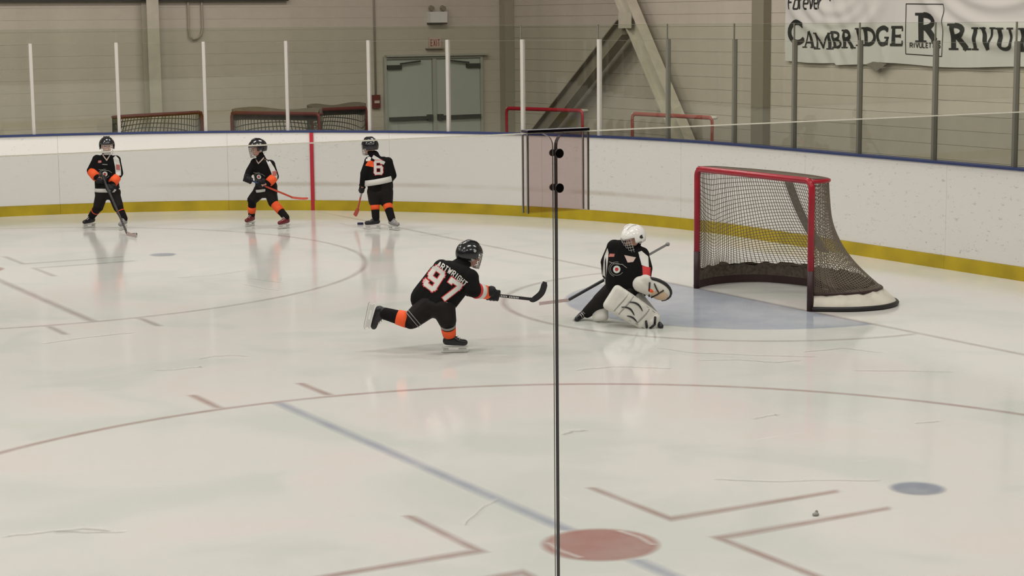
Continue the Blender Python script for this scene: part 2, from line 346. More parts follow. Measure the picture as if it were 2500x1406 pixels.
S4= ((-3.849, -1.045, 0.0), -0.4851, {'head': (0.144, 0.08, 0.803), 'neck': (0.075, 0.05, 0.73), 'chest': (-0.022, 0.05, 0.604), 'pelvis': (-0.146, 0.03, 0.451), 'shL': (-0.088, 0.05, 0.698), 'shR': (0.146, -0.08, 0.633), 'elR': (0.172, -0.12, 0.537), 'elL': (0.046, 0.25, 0.548), 'wrR': (0.284, -0.0, 0.498), 'wrL': (0.12, 0.2, 0.495), 'glR': (0.332, 0.02, 0.473), 'glL': (0.161, 0.17, 0.475), 'hiL': (-0.194, 0.0, 0.398), 'hiR': (-0.076, -0.05, 0.38), 'knL': (-0.348, -0.02, 0.273), 'knR': (-0.044, -0.1, 0.278), 'ftR': (-0.031, -0.017, 0.0), 'anL': (-0.568, 0.03, 0.331), 'st0': (0.052, 0.2, 0.486), 'st1': (0.675, 0.1, 0.419), 'bl': (0.771, 0.1, 0.566)})
G= ((-1.863, -0.564, 0.0), -0.5766, {'head': (0.096, 0.0, 0.778), 'neck': (0.067, 0.0, 0.664), 'chest': (0.03, 0.02, 0.539), 'pelvis': (0.037, -0.0, 0.344), 'shR': (-0.073, 0.02, 0.691), 'shL': (0.17, 0.0, 0.626), 'elR': (-0.14, 0.12, 0.545), 'elL': (0.209, -0.08, 0.514), 'wrR': (-0.142, 0.25, 0.407), 'wrL': (0.205, -0.14, 0.415), 'glR': (-0.112, 0.33, 0.381), 'hiR': (-0.044, 0.02, 0.326), 'hiL': (0.103, -0.02, 0.317), 'knR': (-0.215, 0.1, 0.18), 'knL': (-0.047, -0.2, 0.236), 'anL': (0.226, -0.2, 0.044), 'anR': (-0.329, 0.2, 0.066), 'ct': (0.284, -0.2, 0.343), 'st0': (0.414, 0.38, 0.677), 'st1': (-0.499, 0.4, 0.158), 'bl': (-0.77, 0.35, 0.131), 'logo': (-0.076, -0.2, 0.509), 'pa': (-0.065, -0.22, 0.257), 'pb': (0.237, -0.22, 0.062)})

# ------------------------------------------------------------------ rink outline
XE, YS, RC = 3.1, 12.4, 8.25          # end boards, far side boards, corner radius
YN, XL = -12.15, -30.0                # near side boards, how far the rink is built to the left
def outline(off=0.0, step=.3):
    """points from the far left along the far side, round both corners, back along the near side"""
    P = []; n = 40
    def seg(a, b):
        a = V(a); b = V(b); k = max(1, int((b-a).length/step))
        for i in range(k): P.append(a.lerp(b, i/k))
    seg((XL, YS+off), (XE-RC, YS+off))
    for i in range(n): a = PI/2*(1-i/n); P.append(V((XE-RC+(RC+off)*math.cos(a), YS-RC+(RC+off)*math.sin(a))))
    seg((XE+off, YS-RC), (XE+off, YN+RC))
    for i in range(n): a = -PI/2*i/n; P.append(V((XE-RC+(RC+off)*math.cos(a), YN+RC+(RC+off)*math.sin(a))))
    seg((XE-RC, YN-off), (XL, YN-off)); P.append(V((XL, YN-off)))
    return P
# arc-length parametrised centre line of the boards
def at_s(L, off=0.0):
    """point and outward normal at arc length L"""
    a1 = XE-RC-XL; c1 = RC*PI/2; a2 = (YS-RC)-(YN+RC); a3 = a1
    if L < a1: return V((XL+L, YS+off)), V((0, 1))
    L -= a1
    if L < c1:
        a = PI/2-L/RC; n = V((math.cos(a), math.sin(a))); return V((XE-RC, YS-RC))+n*(RC+off), n
    L -= c1
    if L < a2: return V((XE+off, YS-RC-L)), V((1, 0))
    L -= a2
    if L < c1:
        a = -L/RC; n = V((math.cos(a), math.sin(a))); return V((XE-RC, YN+RC))+n*(RC+off), n
    L -= c1
    return V((XE-RC-L, YN-off)), V((0, -1))
A1 = XE-RC-XL; C1 = RC*PI/2; A2 = (YS-RC)-(YN+RC); TOT = 2*A1+2*C1+A2
def strip_mesh(L0, L1, o0, o1, z0, z1, step=.2):
    """a curved bar following the boards between arc lengths"""
    mb = MB(); k = max(1, int(math.ceil((L1-L0)/step))); vs = []; fs = []
    for i in range(k+1):
        L = L0+(L1-L0)*i/k
        a, _ = at_s(L, o0); b, _ = at_s(L, o1)
        vs += [(a.x, a.y, z0), (b.x, b.y, z0), (b.x, b.y, z1), (a.x, a.y, z1)]
    for i in range(k):
        for j in range(4): fs.append((i*4+j, i*4+(j+1) % 4, i*4+4+(j+1) % 4, i*4+4+j))
    fs += [(3, 2, 1, 0), (k*4, k*4+1, k*4+2, k*4+3)]
    return mb.add(vs, fs)

# ------------------------------------------------------------------ setting
fl = MB().box((-45, -19, -.30), (6.95, 16.9, -.02)).build('floor', m_conc); tag(fl, 'dark rubber matting floor outside the rink boards', kind='structure')
pts = outline(.02)
me = bpy.data.meshes.new('floor'); me.from_pydata([(p.x, p.y, 0) for p in pts]+[(p.x, p.y, -.019) for p in pts], [],
    [tuple(reversed(range(len(pts))))]+[tuple(range(len(pts), 2*len(pts)))]); me.update(); fixnormals(me)
ice = link('floor', me, m_ice); tag(ice, 'white ice sheet of the rink with faded painted lines', kind='structure')
if ice.data.polygons[0].normal.z < 0: ice.data.flip_normals()
ceil = MB().box((-45, -19, 8.0), (6.95, 16.9, 8.2)).build('ceiling', m_ceil); tag(ceil, kind='structure')
WB, WR = 16.6, 6.73
def wall(name, axis):
    """wall core with separate block courses standing proud of recessed joints"""
    if axis == 'y': core = MB().box((-45, WB+.012, -.02), (WR+.3, WB+.3, 8.0))
    else: core = MB().box((WR+.012, -19, -.02), (WR+.3, WB+.012, 8.0))
    r = core.build(name, m_joint); tag(r, kind='structure')
    n = 20; first = None
    for i in range(n):
        z0 = i*.2; g = .0009 if axis == 'y' else .002
        if axis == 'y': lo, hi = V((-45, WB-.0, z0+g)), V((WR, WB+.012, z0+.2-g))
        else: lo, hi = V((WR, -19, z0+g)), V((WR+.012, WB, z0+.2-g))
        if i == 0:
            mb = MB().box(lo, hi); b = mb.build('block_course', m_wall, r); first = b
        else:
            b = bpy.data.objects.new('block_course', first.data); COL.objects.link(b); b.parent = r; b.location = (0, 0, z0)
    u = MB().box((-45, WB, 4.003), (WR, WB+.012, 8.0)) if axis == 'y' else MB().box((WR, -19, 4.003), (WR+.012, WB, 8.0))
    u.build('upper_wall', m_wall, r)
    return r
wall('wall_back', 'y'); wall('wall_right', 'x')
tag(MB().box((-45, -19.3, -.02), (7.0, -19, 8.0)).build('wall_front', m_shade), kind='structure')
tag(MB().box((-45.3, -19, -.02), (-45, 16.9, 8.0)).build('wall_left', m_shade), kind='structure')
# dark ledger along the top left of the back wall
t = MB().box((-20, WB-.12, 3.108), (2.2, WB-.005, 3.3)).build('trim_1', m_dark); tag(t, kind='structure')
# steel columns and pilaster, plus an added strip for the shaded corner
def ibeam(A, B, up, w, h, tk=.018):
    """I-section: flanges of width w, depth h measured along up"""
    A = V(A); B = V(B); d = (B-A).normalized(); up = V(up); up = (up-d*up.dot(d)).normalized(); r = d.cross(up)
    mb = MB()
    mb.obox(A+up*(h/2-tk/2), B+up*(h/2-tk/2), up, w, tk)
    mb.obox(A-up*(h/2-tk/2), B-up*(h/2-tk/2), up, w, tk)
    mb.obox(A, B, up, tk, h-2*tk)
    return mb
c = ibeam((-.375, WB-.16, -.02), (-.375, WB-.16, 8.0), (0, 1, 0), .21, .30).build('steel_column', m_steel)
tag(c, 'cream steel column against the left back wall, beside the hanging pipes', 'column')
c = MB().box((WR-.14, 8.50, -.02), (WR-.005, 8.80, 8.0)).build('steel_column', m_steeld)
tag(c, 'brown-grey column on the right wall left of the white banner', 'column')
c = MB().box((WR-.20, WB-.22, -.02), (WR-.005, WB-.005, 8.0)).build('steel_column', m_corner)  # no real column: added box whose brown paints the corner's dark band
tag(c, 'added brown strip standing in for shade in the corner right of the double door', 'column')
# wall bracing
BX = 6.35
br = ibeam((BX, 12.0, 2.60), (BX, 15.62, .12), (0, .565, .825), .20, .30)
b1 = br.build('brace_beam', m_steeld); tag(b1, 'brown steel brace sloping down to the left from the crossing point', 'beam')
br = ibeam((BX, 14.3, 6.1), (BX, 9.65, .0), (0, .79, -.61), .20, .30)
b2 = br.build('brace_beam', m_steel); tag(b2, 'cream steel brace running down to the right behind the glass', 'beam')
MB().box((BX-.12, 11.62, 2.58), (BX-.105, 12.0, 2.84)).build('gusset_plate', m_steel, b1)
# hanging pipe loop, conduit and alarm box on the back wall
lp = MB().tube([(.35, WB-.05, 8.0), (.35, WB-.05, 2.62), (.36, WB-.06, 2.50), (.42, WB-.07, 2.455), (.50, WB-.06, 2.47), (.57, WB-.06, 2.53), (.60, WB-.05, 2.64), (.60, WB-.05, 8.0)], .018, 8).build('hanging_pipe', m_pipe, smooth=True)
tag(lp, 'thin brown pipe hanging down the back wall in a U-shaped loop', 'pipe')
al = empty('fire_alarm_box', (3.905, WB, 1.16), label='small red fire alarm box on the wall left of the double door', cat='alarm box')
MB().box((-.075, -.07, 0), (.075, -.002, .24)).build('housing', m_alarm, al)
MB().box((-.05, -.085, .09), (.05, -.069, .14)).build('pull_handle', m_sign, al)
cd = MB().tube([(3.905, WB-.03, 1.405), (3.90, WB-.03, 8.0)], .018, 8).build('conduit', m_pipe, smooth=True)
tag(cd, 'thin vertical conduit running up the wall from the red alarm box', 'pipe')
# emergency light unit
el = empty('emergency_light', (5.165, WB, 2.70), label='white emergency light box with two lamp heads above the exit sign', cat='light')
MB().box((-.175, -.16, 0), (.175, -.002, .20)).build('housing', m_white, el)
MB().box((-.175, -.15, -.025), (.175, -.01, -.002)).build('bottom_cover', m_hw, el)
for s in (-1, 1):
    MB().tube([(s*.12, -.10, .20), (s*.12, -.10, .25)], .012, 8).build('lamp_bracket', m_hw, el)
    MB().disc((s*.12, -.06, .275), (0, -1, -.25), .045, .08).build('lamp_head', m_steeld, el)
# exit sign
ex = empty('exit_sign', (5.13, WB, 2.215), label='small illuminated red EXIT sign over the double door', cat='sign')
MB().box((-.12, -.07, .02), (.12, -.002, .215)).build('sign_box', m_sign, ex)
MB().box((-.18, -.09, 0), (.18, -.002, .018)).build('shelf', m_steeld, ex)
def glyph_strokes(mb, pts, th, O, ex_, ey_, cap=.5):
    """flat polyline strokes laid in the plane O + x*ex + y*ey"""
    for (x0, y0), (x1, y1) in zip(pts, pts[1:]):
        a = V((x0, y0)); b = V((x1, y1)); d = (b-a)
        if d.length < 1e-6: continue
        d.normalize(); n = V((-d.y, d.x))*th/2; a = a-d*th*cap; b = b+d*th*cap
        mb.add([V(O)+V(ex_)*q.x+V(ey_)*q.y for q in (a-n, b-n, b+n, a+n)], [(0, 1, 2, 3)])
    return mb
def arc(cx, cy, rx, ry, a0, a1, n=10):
    return [(cx+rx*math.cos(math.radians(a0+(a1-a0)*i/n)), cy+ry*math.sin(math.radians(a0+(a1-a0)*i/n))) for i in range(n+1)]
SANS = {'E': [[(.9,0),(0,0),(0,1),(.9,1)],[(0,.5),(.7,.5)]], 'X': [[(0,0),(1,1)],[(0,1),(1,0)]], 'I': [[(.5,0),(.5,1)]], 'T': [[(0,1),(1,1)],[(.5,0),(.5,1)]],
 'A': [[(0,0),(.45,1),(.55,1),(1,0)],[(.2,.33),(.8,.33)]], 'R': [[(0,0),(0,1),(.8,1),(1,.85),(1,.65),(.8,.5),(0,.5)],[(.5,.5),(1,0)]],
 'W': [[(0,1),(.25,0),(.5,.8),(.75,0),(1,1)]], 'G': [[(1,.8),(.8,1),(.2,1),(0,.8),(0,.2),(.2,0),(1,0),(1,.48),(.6,.48)]], 'H': [[(0,0),(0,1)],[(1,0),(1,1)],[(0,.5),(1,.5)]],
 '9': [[(1,.45),(.12,.45),(0,.55),(0,.9),(.12,1),(.88,1),(1,.9),(1,.1),(.88,0),(.12,0),(0,.08),(0,.12)]], '7': [[(0,.88),(0,1),(1,1),(1,.85),(.42,0)]],
 '6': [[(1,.88),(1,.92),(.88,1),(.12,1),(0,.9),(0,.1),(.12,0),(.88,0),(1,.1),(1,.45),(.88,.55),(0,.55)]],
 'V': [[(0,1),(.5,0),(1,1)]], 'U': [[(0,1),(0,.2),(.2,0),(.8,0),(1,.2),(1,1)]], 'L': [[(0,1),(0,0),(.9,0)]], 'S': [[(1,.85),(.85,1),(.15,1),(0,.85),(0,.62),(.15,.5),(.85,.5),(1,.38),(1,.15),(.85,0),(.15,0),(0,.15)]],
 'F': [[(0,0),(0,1),(.9,1)],[(0,.5),(.7,.5)]], 'o': [[(0,.1),(.1,0),(.9,0),(1,.1),(1,.6),(.9,.7),(.1,.7),(0,.6),(0,.1)]], 'r': [[(0,0),(0,.7)],[(0,.5),(.3,.7),(.8,.7)]],
 'e': [[(.9,0),(.15,0),(0,.15),(0,.55),(.15,.7),(.85,.7),(1,.55),(1,.38),(0,.38)]], 'v': [[(0,.7),(.5,0),(1,.7)]]}
def sans(mb, txt, O, ex_, ey_, w, h, gap, th):
    x = 0
    for ch in txt:
        ww = w*(.35 if ch == 'I' else 1.25 if ch == 'W' else 1)
        for st in SANS[ch]: glyph_strokes(mb, [(x+a*ww, b*h) for a, b in st], th, O, ex_, ey_, .35)
        x += ww+gap
    return mb
mb = MB(); sans(mb, 'EXIT', (-.095, -.072, .06), (1, 0, 0), (0, 0, 1), .036, .11, .020, .016)
mb.build('exit_lettering', m_signred, ex)
# double door
dr = empty('door_1', (5.10, WB, 0)); tag(dr, 'pale grey-green double door with push bars', kind='structure')
mb = MB(); mb.box((-1.03, -.07, 0), (-.98, -.004, 2.04)).box((.98, -.07, 0), (1.03, -.004, 2.04)).box((-1.03, -.07, 2.04), (1.03, -.004, 2.085)).box((-.03, -.06, 0), (.04, -.004, 2.04))
mb.build('door_frame', m_frame, dr)
MB().box((-1.0, -.13, 2.087), (1.13, -.004, 2.12)).build('drip_cap', m_frame, dr)
for s in (-1, 1):
    lf = MB().box((min(s*.04, s*.975), -.035, .01), (max(s*.04, s*.975), -.006, 2.035)).build('door_leaf', m_door, dr)
    x0, x1 = sorted((s*.10, s*.95))
    pb = MB().box((x0, -.12, .925), (x1, -.07, .985)).build('push_bar', m_hw, lf)
    x0, x1 = sorted((s*.06, s*.16))
    MB().box((x0, -.11, .90), (x1, -.036, 1.01)).build('latch_case', m_hw, lf)
    x0, x1 = sorted((s*.68, s*.965))
    MB().box((x0, -.09, 1.86), (x1, -.036, 1.935)).build('door_closer', m_hw, lf)
    MB().obox((s*.72, -.10, 1.955), (s*.30, -.10, 2.0), (0, 0, 1), .02, .03).build('closer_arm', m_hw, lf)

# ------------------------------------------------------------------ ice markings (flat paint seen through the ice surface)
LAYER = [0.0008]
def soft_mesh(name, vs, al, fs, m, z=None):
    if z is None: LAYER[0] += .00012; z = LAYER[0]
    me = bpy.data.meshes.new(name); me.from_pydata([(x, y, z) for x, y in vs], [], fs); me.update()
    a = me.attributes.new('soft', 'FLOAT', 'POINT')
    for i, q in enumerate(al): a.data[i].value = q
    bm = bmesh.new(); bm.from_mesh(me)
    for f in bm.faces:
        if f.normal.z < 0: f.normal_flip()
    bm.to_mesh(me); bm.free()
    o = link(name, me, m, ice); return o
def soft_line(name, pts, w, m, soft=.05, closed=False):
    pts = [V(p) for p in pts]; k = len(pts); vs = []; al = []; fs = []
    for i, p in enumerate(pts):
        a = pts[(i-1) % k] if (closed or i) else p; b = pts[(i+1) % k] if (closed or i < k-1) else p
        d = (b-a).normalized(); n = V((-d.y, d.x))
        if (closed or 0 < i < k-1):
            d0 = (p-a).normalized(); n0 = V((-d0.y, d0.x)); n = n/max(.4, n.dot(n0))
        e = 0.0 if (not closed and i in (0, k-1)) else 1.0
        for t, q in ((-w/2-soft/2, 0), (-w/2+soft/2, 1), (w/2-soft/2, 1), (w/2+soft/2, 0)):
            vs.append(p+n*t); al.append(q*e)
    for i in range(k if closed else k-1):
        i2 = (i+1) % k
        for j in range(3): fs.append((i*4+j, i*4+j+1, i2*4+j+1, i2*4+j))
    return soft_mesh(name, vs, al, fs, m)
def fade_ends(pts, e=.05):
    """extra points near both ends so that the fade is short"""
    pts = [V(p) for p in pts]; d0 = (pts[1]-pts[0]).normalized(); d1 = (pts[-1]-pts[-2]).normalized()
    return [pts[0], pts[0]+d0*e]+pts[1:-1]+[pts[-1]-d1*e, pts[-1]]
def soft_disc(name, c, r, m, soft=.05, ry=None, n=48):
    ry = ry or r; vs = [V(c)]; al = [1]; fs = []
    for k, (s, q) in enumerate(((-soft/2, 1), (soft/2, 0))):
        for j in range(n):
            a = 2*PI*j/n; vs.append((c[0]+(r+s)*math.cos(a), c[1]+(ry+s)*math.sin(a))); al.append(q)
    for j in range(n):
        j2 = (j+1) % n; fs.append((0, 1+j, 1+j2)); fs.append((1+j, 1+n+j, 1+n+j2, 1+j2))
    return soft_mesh(name, vs, al, fs, m)
def arc_path_2d(pts):
    pts = [V(p) for p in pts]; out = []
    for a, b in zip(pts, pts[1:]):
        n = V((-(b-a).y, (b-a).x)).normalized()
        for i in range(3): out.append(a.lerp(b, i/3)+n*random.uniform(-.012, .012))
    return out+[pts[-1]]
def circ(c, r, a0=0, a1=360, n=96):
    return [(c[0]+r*math.cos(math.radians(a0+(a1-a0)*i/n)), c[1]+r*math.sin(math.radians(a0+(a1-a0)*i/n))) for i in range(n+1)]
DX, DY, RF = -5.9, 6.555, 4.378
GY = YS-RC+math.sqrt(RC*RC-(0-(XE-RC))**2)
# crease fill
pc = circ((0, 0), 1.80, 90, 270, 60); vs = [(0, 0)]+pc+[(x*1.02-.0, y*1.02) for x, y in pc]
vs2 = [(x, y) for x, y in vs]; n_ = len(pc); fs = [(0, 1+i, 2+i) for i in range(n_-1)]+[(1+i, 1+n_+i, 2+n_+i, 2+i) for i in range(n_-1)]
soft_mesh('goal_crease', vs2, [1]+[1]*n_+[0]*n_, fs, d_crease)
soft_line('crease_line', circ((0, 0), 2.42, 90, 270, 80), .05, d_redthin)
soft_line('goal_line', [(0, -9.8)]+[(0, -9+.9*i) for i in range(21)]+[(0, GY-.02)], .05, d_redthin)
for s, mm in ((-1, d_red), (1, d_redthin)):
    c = (DX, s*DY)
    soft_line('face_off_circle', circ(c, RF, n=140)[:-1], .05, mm, closed=True)
    soft_line('circle_centre_line', fade_ends([(DX, s*DY-RF), (DX, s*DY-.3)]), .075, d_blue if s < 0 else d_redthin, .06)
    soft_line('circle_centre_line', fade_ends([(DX, s*DY+.3), (DX, s*DY+RF)]), .075, d_blue if s < 0 else d_redthin, .06)
    soft_disc('face_off_spot', c, .30, d_spot, .05)
    for a in (-1, 1):
        for b in (-1, 1):
            cx_, cy_ = DX+a*.60, s*DY+b*.225
            soft_line('face_off_mark', fade_ends([(cx_, cy_+b*.85), (cx_, cy_), (cx_+a*1.2, cy_)]), .05, mm, .045)
            soft_line('hash_mark', fade_ends([(DX+a*.43, s*DY+b*RF), (DX+a*.43, s*DY+b*(RF+.60))]), .055, mm, .045)
soft_disc('blue_dot', (-3.70, -6.53), .15, d_bdot, .05)
soft_disc('blue_dot', (-3.65, 6.71), .15, d_bdot, .05)
# pale crescents inside the near spot
for s in (-1, 1):
    cr = [(DX+s*(.245-.03*abs(i)/6), -DY+.035*i) for i in range(-5, 6)]
    soft_line('spot_crescent', fade_ends(cr, .02), .03, d_snow, .03)
# shaved snow and cuts left by skates, at the places the photograph shows
for q in SCR:
    soft_line('skate_cut', fade_ends(arc_path_2d(q[1]), .04), q[0]*.6, d_snow, q[0]*.8)

# ------------------------------------------------------------------ boards
def red_at(L):
    p, _ = at_s(L); return p
boards = empty('rink_boards', (0, 0, 0)); tag(boards, 'white dasher boards with yellow kick plate and blue cap rail around the ice', 'rink boards')
PANEL = 2.43; HB, HK = 1.165, .145
k = int(TOT/PANEL)
for i in range(k+1):
    a = i*PANEL+.0012; b = min((i+1)*PANEL-.0012, TOT)
    if b-a < .1: continue
    strip_mesh(a, b, .004, .05, HK+.002, HB-.028).build('board_panel', m_board, boards)
    strip_mesh(a, b, -.012, .05, .0, HK).build('kick_plate', m_kick, boards)
strip_mesh(0, TOT, -.015, .14, HB-.026, HB, .15).build('cap_rail', m_cap, boards)
# goal line carried up the far boards
Lg = A1+RC*(PI/2-math.atan2(GY-(YS-RC), 0-(XE-RC)))
gl = strip_mesh(Lg-.026, Lg+.026, -.018, .003, .0, HB-.030, .03).build('goal_line_strip', m_redline, boards)
# ------------------------------------------------------------------ far glass
gb = empty('rink_glass', (0, 0, 0)); tag(gb, 'clear glass panels with white and grey posts standing on the far boards', 'rink glass')
POSTS = [(-3.6, 12.25), (-2.44, 11.94), (-1.31, 11.45), (-.29, 10.82), (.65, 10.02), (1.44, 9.11), (2.09, 8.11), (2.61, 6.95), (2.93, 5.8), (3.09, 4.57), (3.1, 3.39), (3.1, 2.19), (3.1, .94), (3.1, -.28)]
def s_of(x, y):
    best = min((( (at_s(TOT*i/6000)[0]-V((x, y))).length, TOT*i/6000) for i in range(6000)))
    return best[1]
SL = [s_of(*p) for p in POSTS]
while SL[0] > A1-12: SL.insert(0, SL[0]-1.2)
while SL[-1] < A1+C1+A2: SL.append(SL[-1]+1.22)
GT, PT = 2.662, 2.462
def post_mesh(w, d, h):
    mb = MB(); mb.box((-w/2, -.012, 0), (w/2, d, h)); return mb.mesh('post')
pm_w = post_mesh(.044, .045, PT-HB); pm_w.materials.append(m_post)
pm_g = post_mesh(.036, .045, PT-HB); pm_g.materials.append(m_postg)
thin = MB().box((-.008, .02, 0), (.008, .035, GT-PT)).mesh('post_extension'); thin.materials.append(m_postg)
for i, L in enumerate(SL):
    p, n = at_s(L, .055); ang = math.atan2(n.y, n.x)-PI/2
    white = p.x < 2.75 and p.y > 0
    o = link('post', pm_w if white else pm_g, None, gb); o.location = (p.x, p.y, HB); o.rotation_euler = (0, 0, ang)
    if not white or p.x > 2.0:
        o2 = link('post_extension', thin, None, gb); q, _ = at_s(L-.03, .055); o2.location = (q.x, q.y, PT); o2.rotation_euler = (0, 0, ang)
for a, b in zip(SL, SL[1:]):
    q = strip_mesh(a+.03, b-.03, .078, .086, HB+.001, PT-.02); q.build('glass_pane', g_far, gb)
    q = strip_mesh(a+.03, b-.03, .077, .087, PT-.018, PT-.015); q.build('pane_edge', g_thin, gb)
    q = strip_mesh(a+.002, b-.002, .078, .086, PT-.012, GT-.008); q.build('upper_pane', g_far2, gb)
    q = strip_mesh(a+.0, b-.0, .077, .087, GT-.006, GT-.003); q.build('pane_edge', g_thin, gb)
# ------------------------------------------------------------------ near glass
ng = empty('rink_glass', (-9.5225, YN, 0)); tag(ng, 'large near glass panes meeting at the joint with the bolted clear clip', 'rink glass')
GZ = 2.548
def pane_outline(x0, x1, z0, z1, r=.020):
    """pane face outline with rounded top corners, from bottom left up and round to bottom right"""
    P = [(x0, z0), (x0, z0+(z1-z0)*.5)]
    P += [(x0+r-r*math.cos(a), z1-r+r*math.sin(a)) for a in [PI/2*i/7 for i in range(8)]]
    P += [(x1-r+r*math.sin(a), z1-r+r*math.cos(a)) for a in [PI/2*i/7 for i in range(8)]]
    return P+[(x1, z0+(z1-z0)*.5), (x1, z0)]
def edge_ribbon(P, y0, y1, off):
    """thin skin along part of a pane's edge"""
    vs = []; fs = []
    for i, p in enumerate(P):
        a = V(P[max(0, i-1)]); b = V(P[min(len(P)-1, i+1)]); d = (b-a).normalized(); n = V((-d.y, d.x))
        q = V(p)+n*off; vs += [(q.x, y0, q.y), (q.x, y1, q.y)]
    for i in range(len(P)-1): fs.append((2*i, 2*i+1, 2*i+3, 2*i+2))
    return MB().add(vs, fs)
TH = .005
for k_ in range(-3, 4):
    x0 = k_*2.4+.003; x1 = x0+2.392; P = pane_outline(x0, x1, HB+.001, GZ); n_ = len(P)
    vs = [(x, -TH, z) for x, z in P]+[(x, TH, z) for x, z in P]
    fs = [tuple(range(n_)), tuple(reversed(range(n_, 2*n_)))]+[(i, i+n_, (i+1) % n_+n_, (i+1) % n_) for i in range(n_)]
    pm = MB().add(vs, fs).build('glass_pane', g_near, ng); fixnormals(pm.data)
    edge_ribbon(P[:7], -TH, TH, .0004).build('pane_edge', m_black, ng)
    edge_ribbon(P[-7:], -TH, -TH*.3, .0004).build('pane_edge', m_clipe, ng)
    MB().box((x0+.016, -TH, GZ+.0003), (x1-.016, TH, GZ+.0014)).build('top_edge', g_edge, ng)
cl = empty('glass_clip', (-9.52, YN, 2.49)); tag(cl, 'square smoky plastic clip with two black bolts joining the near panes', 'clip')
for s in (-1, 1):
    MB().box((-.054, s*.0075-.0015, -.062), (.054, s*.0075+.0015, .058)).build('clip_plate', m_clip, cl)
    for e in (-1, 1):
        MB().box((e*.054-.0008, s*.0075-.0018, -.0625), (e*.054+.0008, s*.0075+.0018, .0585)).build('plate_edge', m_clipe if e < 0 else m_clipr, cl)
MB().box((-.055, -.010, .0600), (.055, .010, .0640)).build('gasket', m_purple, cl)
for z in (.027, -.026):
    MB().disc((.0, -.0091, z), (0, -1, 0), .0072, .003, 18).build('bolt', m_black, cl)
    MB().disc((.0, .0091, z), (0, 1, 0), .0055, .002, 18).build('bolt', m_clipe, cl)

# ------------------------------------------------------------------ ceiling lamps (real fixtures over the ice)
hb = MB().box((-1.25, -.30, .03), (1.25, .30, .12)).mesh('housing'); hb.materials.append(m_lamp)
rd = MB().tube([(-.9, 0, .12), (-.9, 0, .57)], .01, 6).tube([(.9, 0, .12), (.9, 0, .57)], .01, 6).mesh('hanger'); rd.materials.append(m_dark)
for ry, pw in LAMP_ROWS:
    for rx in (-20, -14.5, -9, -3.5, 1.5):
        e = empty('ceiling_lamp', (rx, ry, 7.38), label='long ceiling lamp hung over the ice', cat='lamp', group='ceiling lamps over the ice')
        link('housing', hb, None, e); link('hanger', rd, None, e)

# ------------------------------------------------------------------ hockey nets
def arc_path(pts, n=6):
    """Catmull-Rom through points"""
    pts = [V(p) for p in pts]; out = []
    for i in range(len(pts)-1):
        p0 = pts[max(0, i-1)]; p1 = pts[i]; p2 = pts[i+1]; p3 = pts[min(len(pts)-1, i+2)]
        for j in range(n):
            t = j/n; out.append(.5*((2*p1)+(p2-p0)*t+(2*p0-5*p1+4*p2-p3)*t*t+(3*p1-p0-3*p2+p3)*t**3))
    out.append(pts[-1]); return out
def resample(P, k):
    d = [0]
    for a, b in zip(P, P[1:]): d.append(d[-1]+(b-a).length)
    out = []; j = 0
    for i in range(k+1):
        s = d[-1]*i/k
        while j < len(P)-2 and d[j+1] < s: j += 1
        t = (s-d[j])/max(1e-9, d[j+1]-d[j]); out.append(P[j].lerp(P[j+1], min(1, max(0, t))))
    return out
GH = 1.22
half = [(0, -.915), (.14, -.925), (.25, -.85), (.32, -.6), (.36, -.3), (.37, 0)]
top_c = arc_path([(x, y, GH-.005) for x, y in half]+[(x, -y, GH-.005) for x, y in half[-2::-1]])
halfb = [(.02, -.93), (.28, -1.06), (.58, -1.08), (.84, -.95), (.99, -.65), (1.06, -.3), (1.08, 0)]
bot_c = arc_path([(x, y, .16) for x, y in halfb]+[(x, -y, .16) for x, y in halfb[-2::-1]])
halfo = [(.0, -.94), (.30, -1.15), (.64, -1.20), (.95, -1.04), (1.10, -.70), (1.16, -.3), (1.17, 0)]
out_c = arc_path([(x, y, 0) for x, y in halfo]+[(x, -y, 0) for x, y in halfo[-2::-1]])
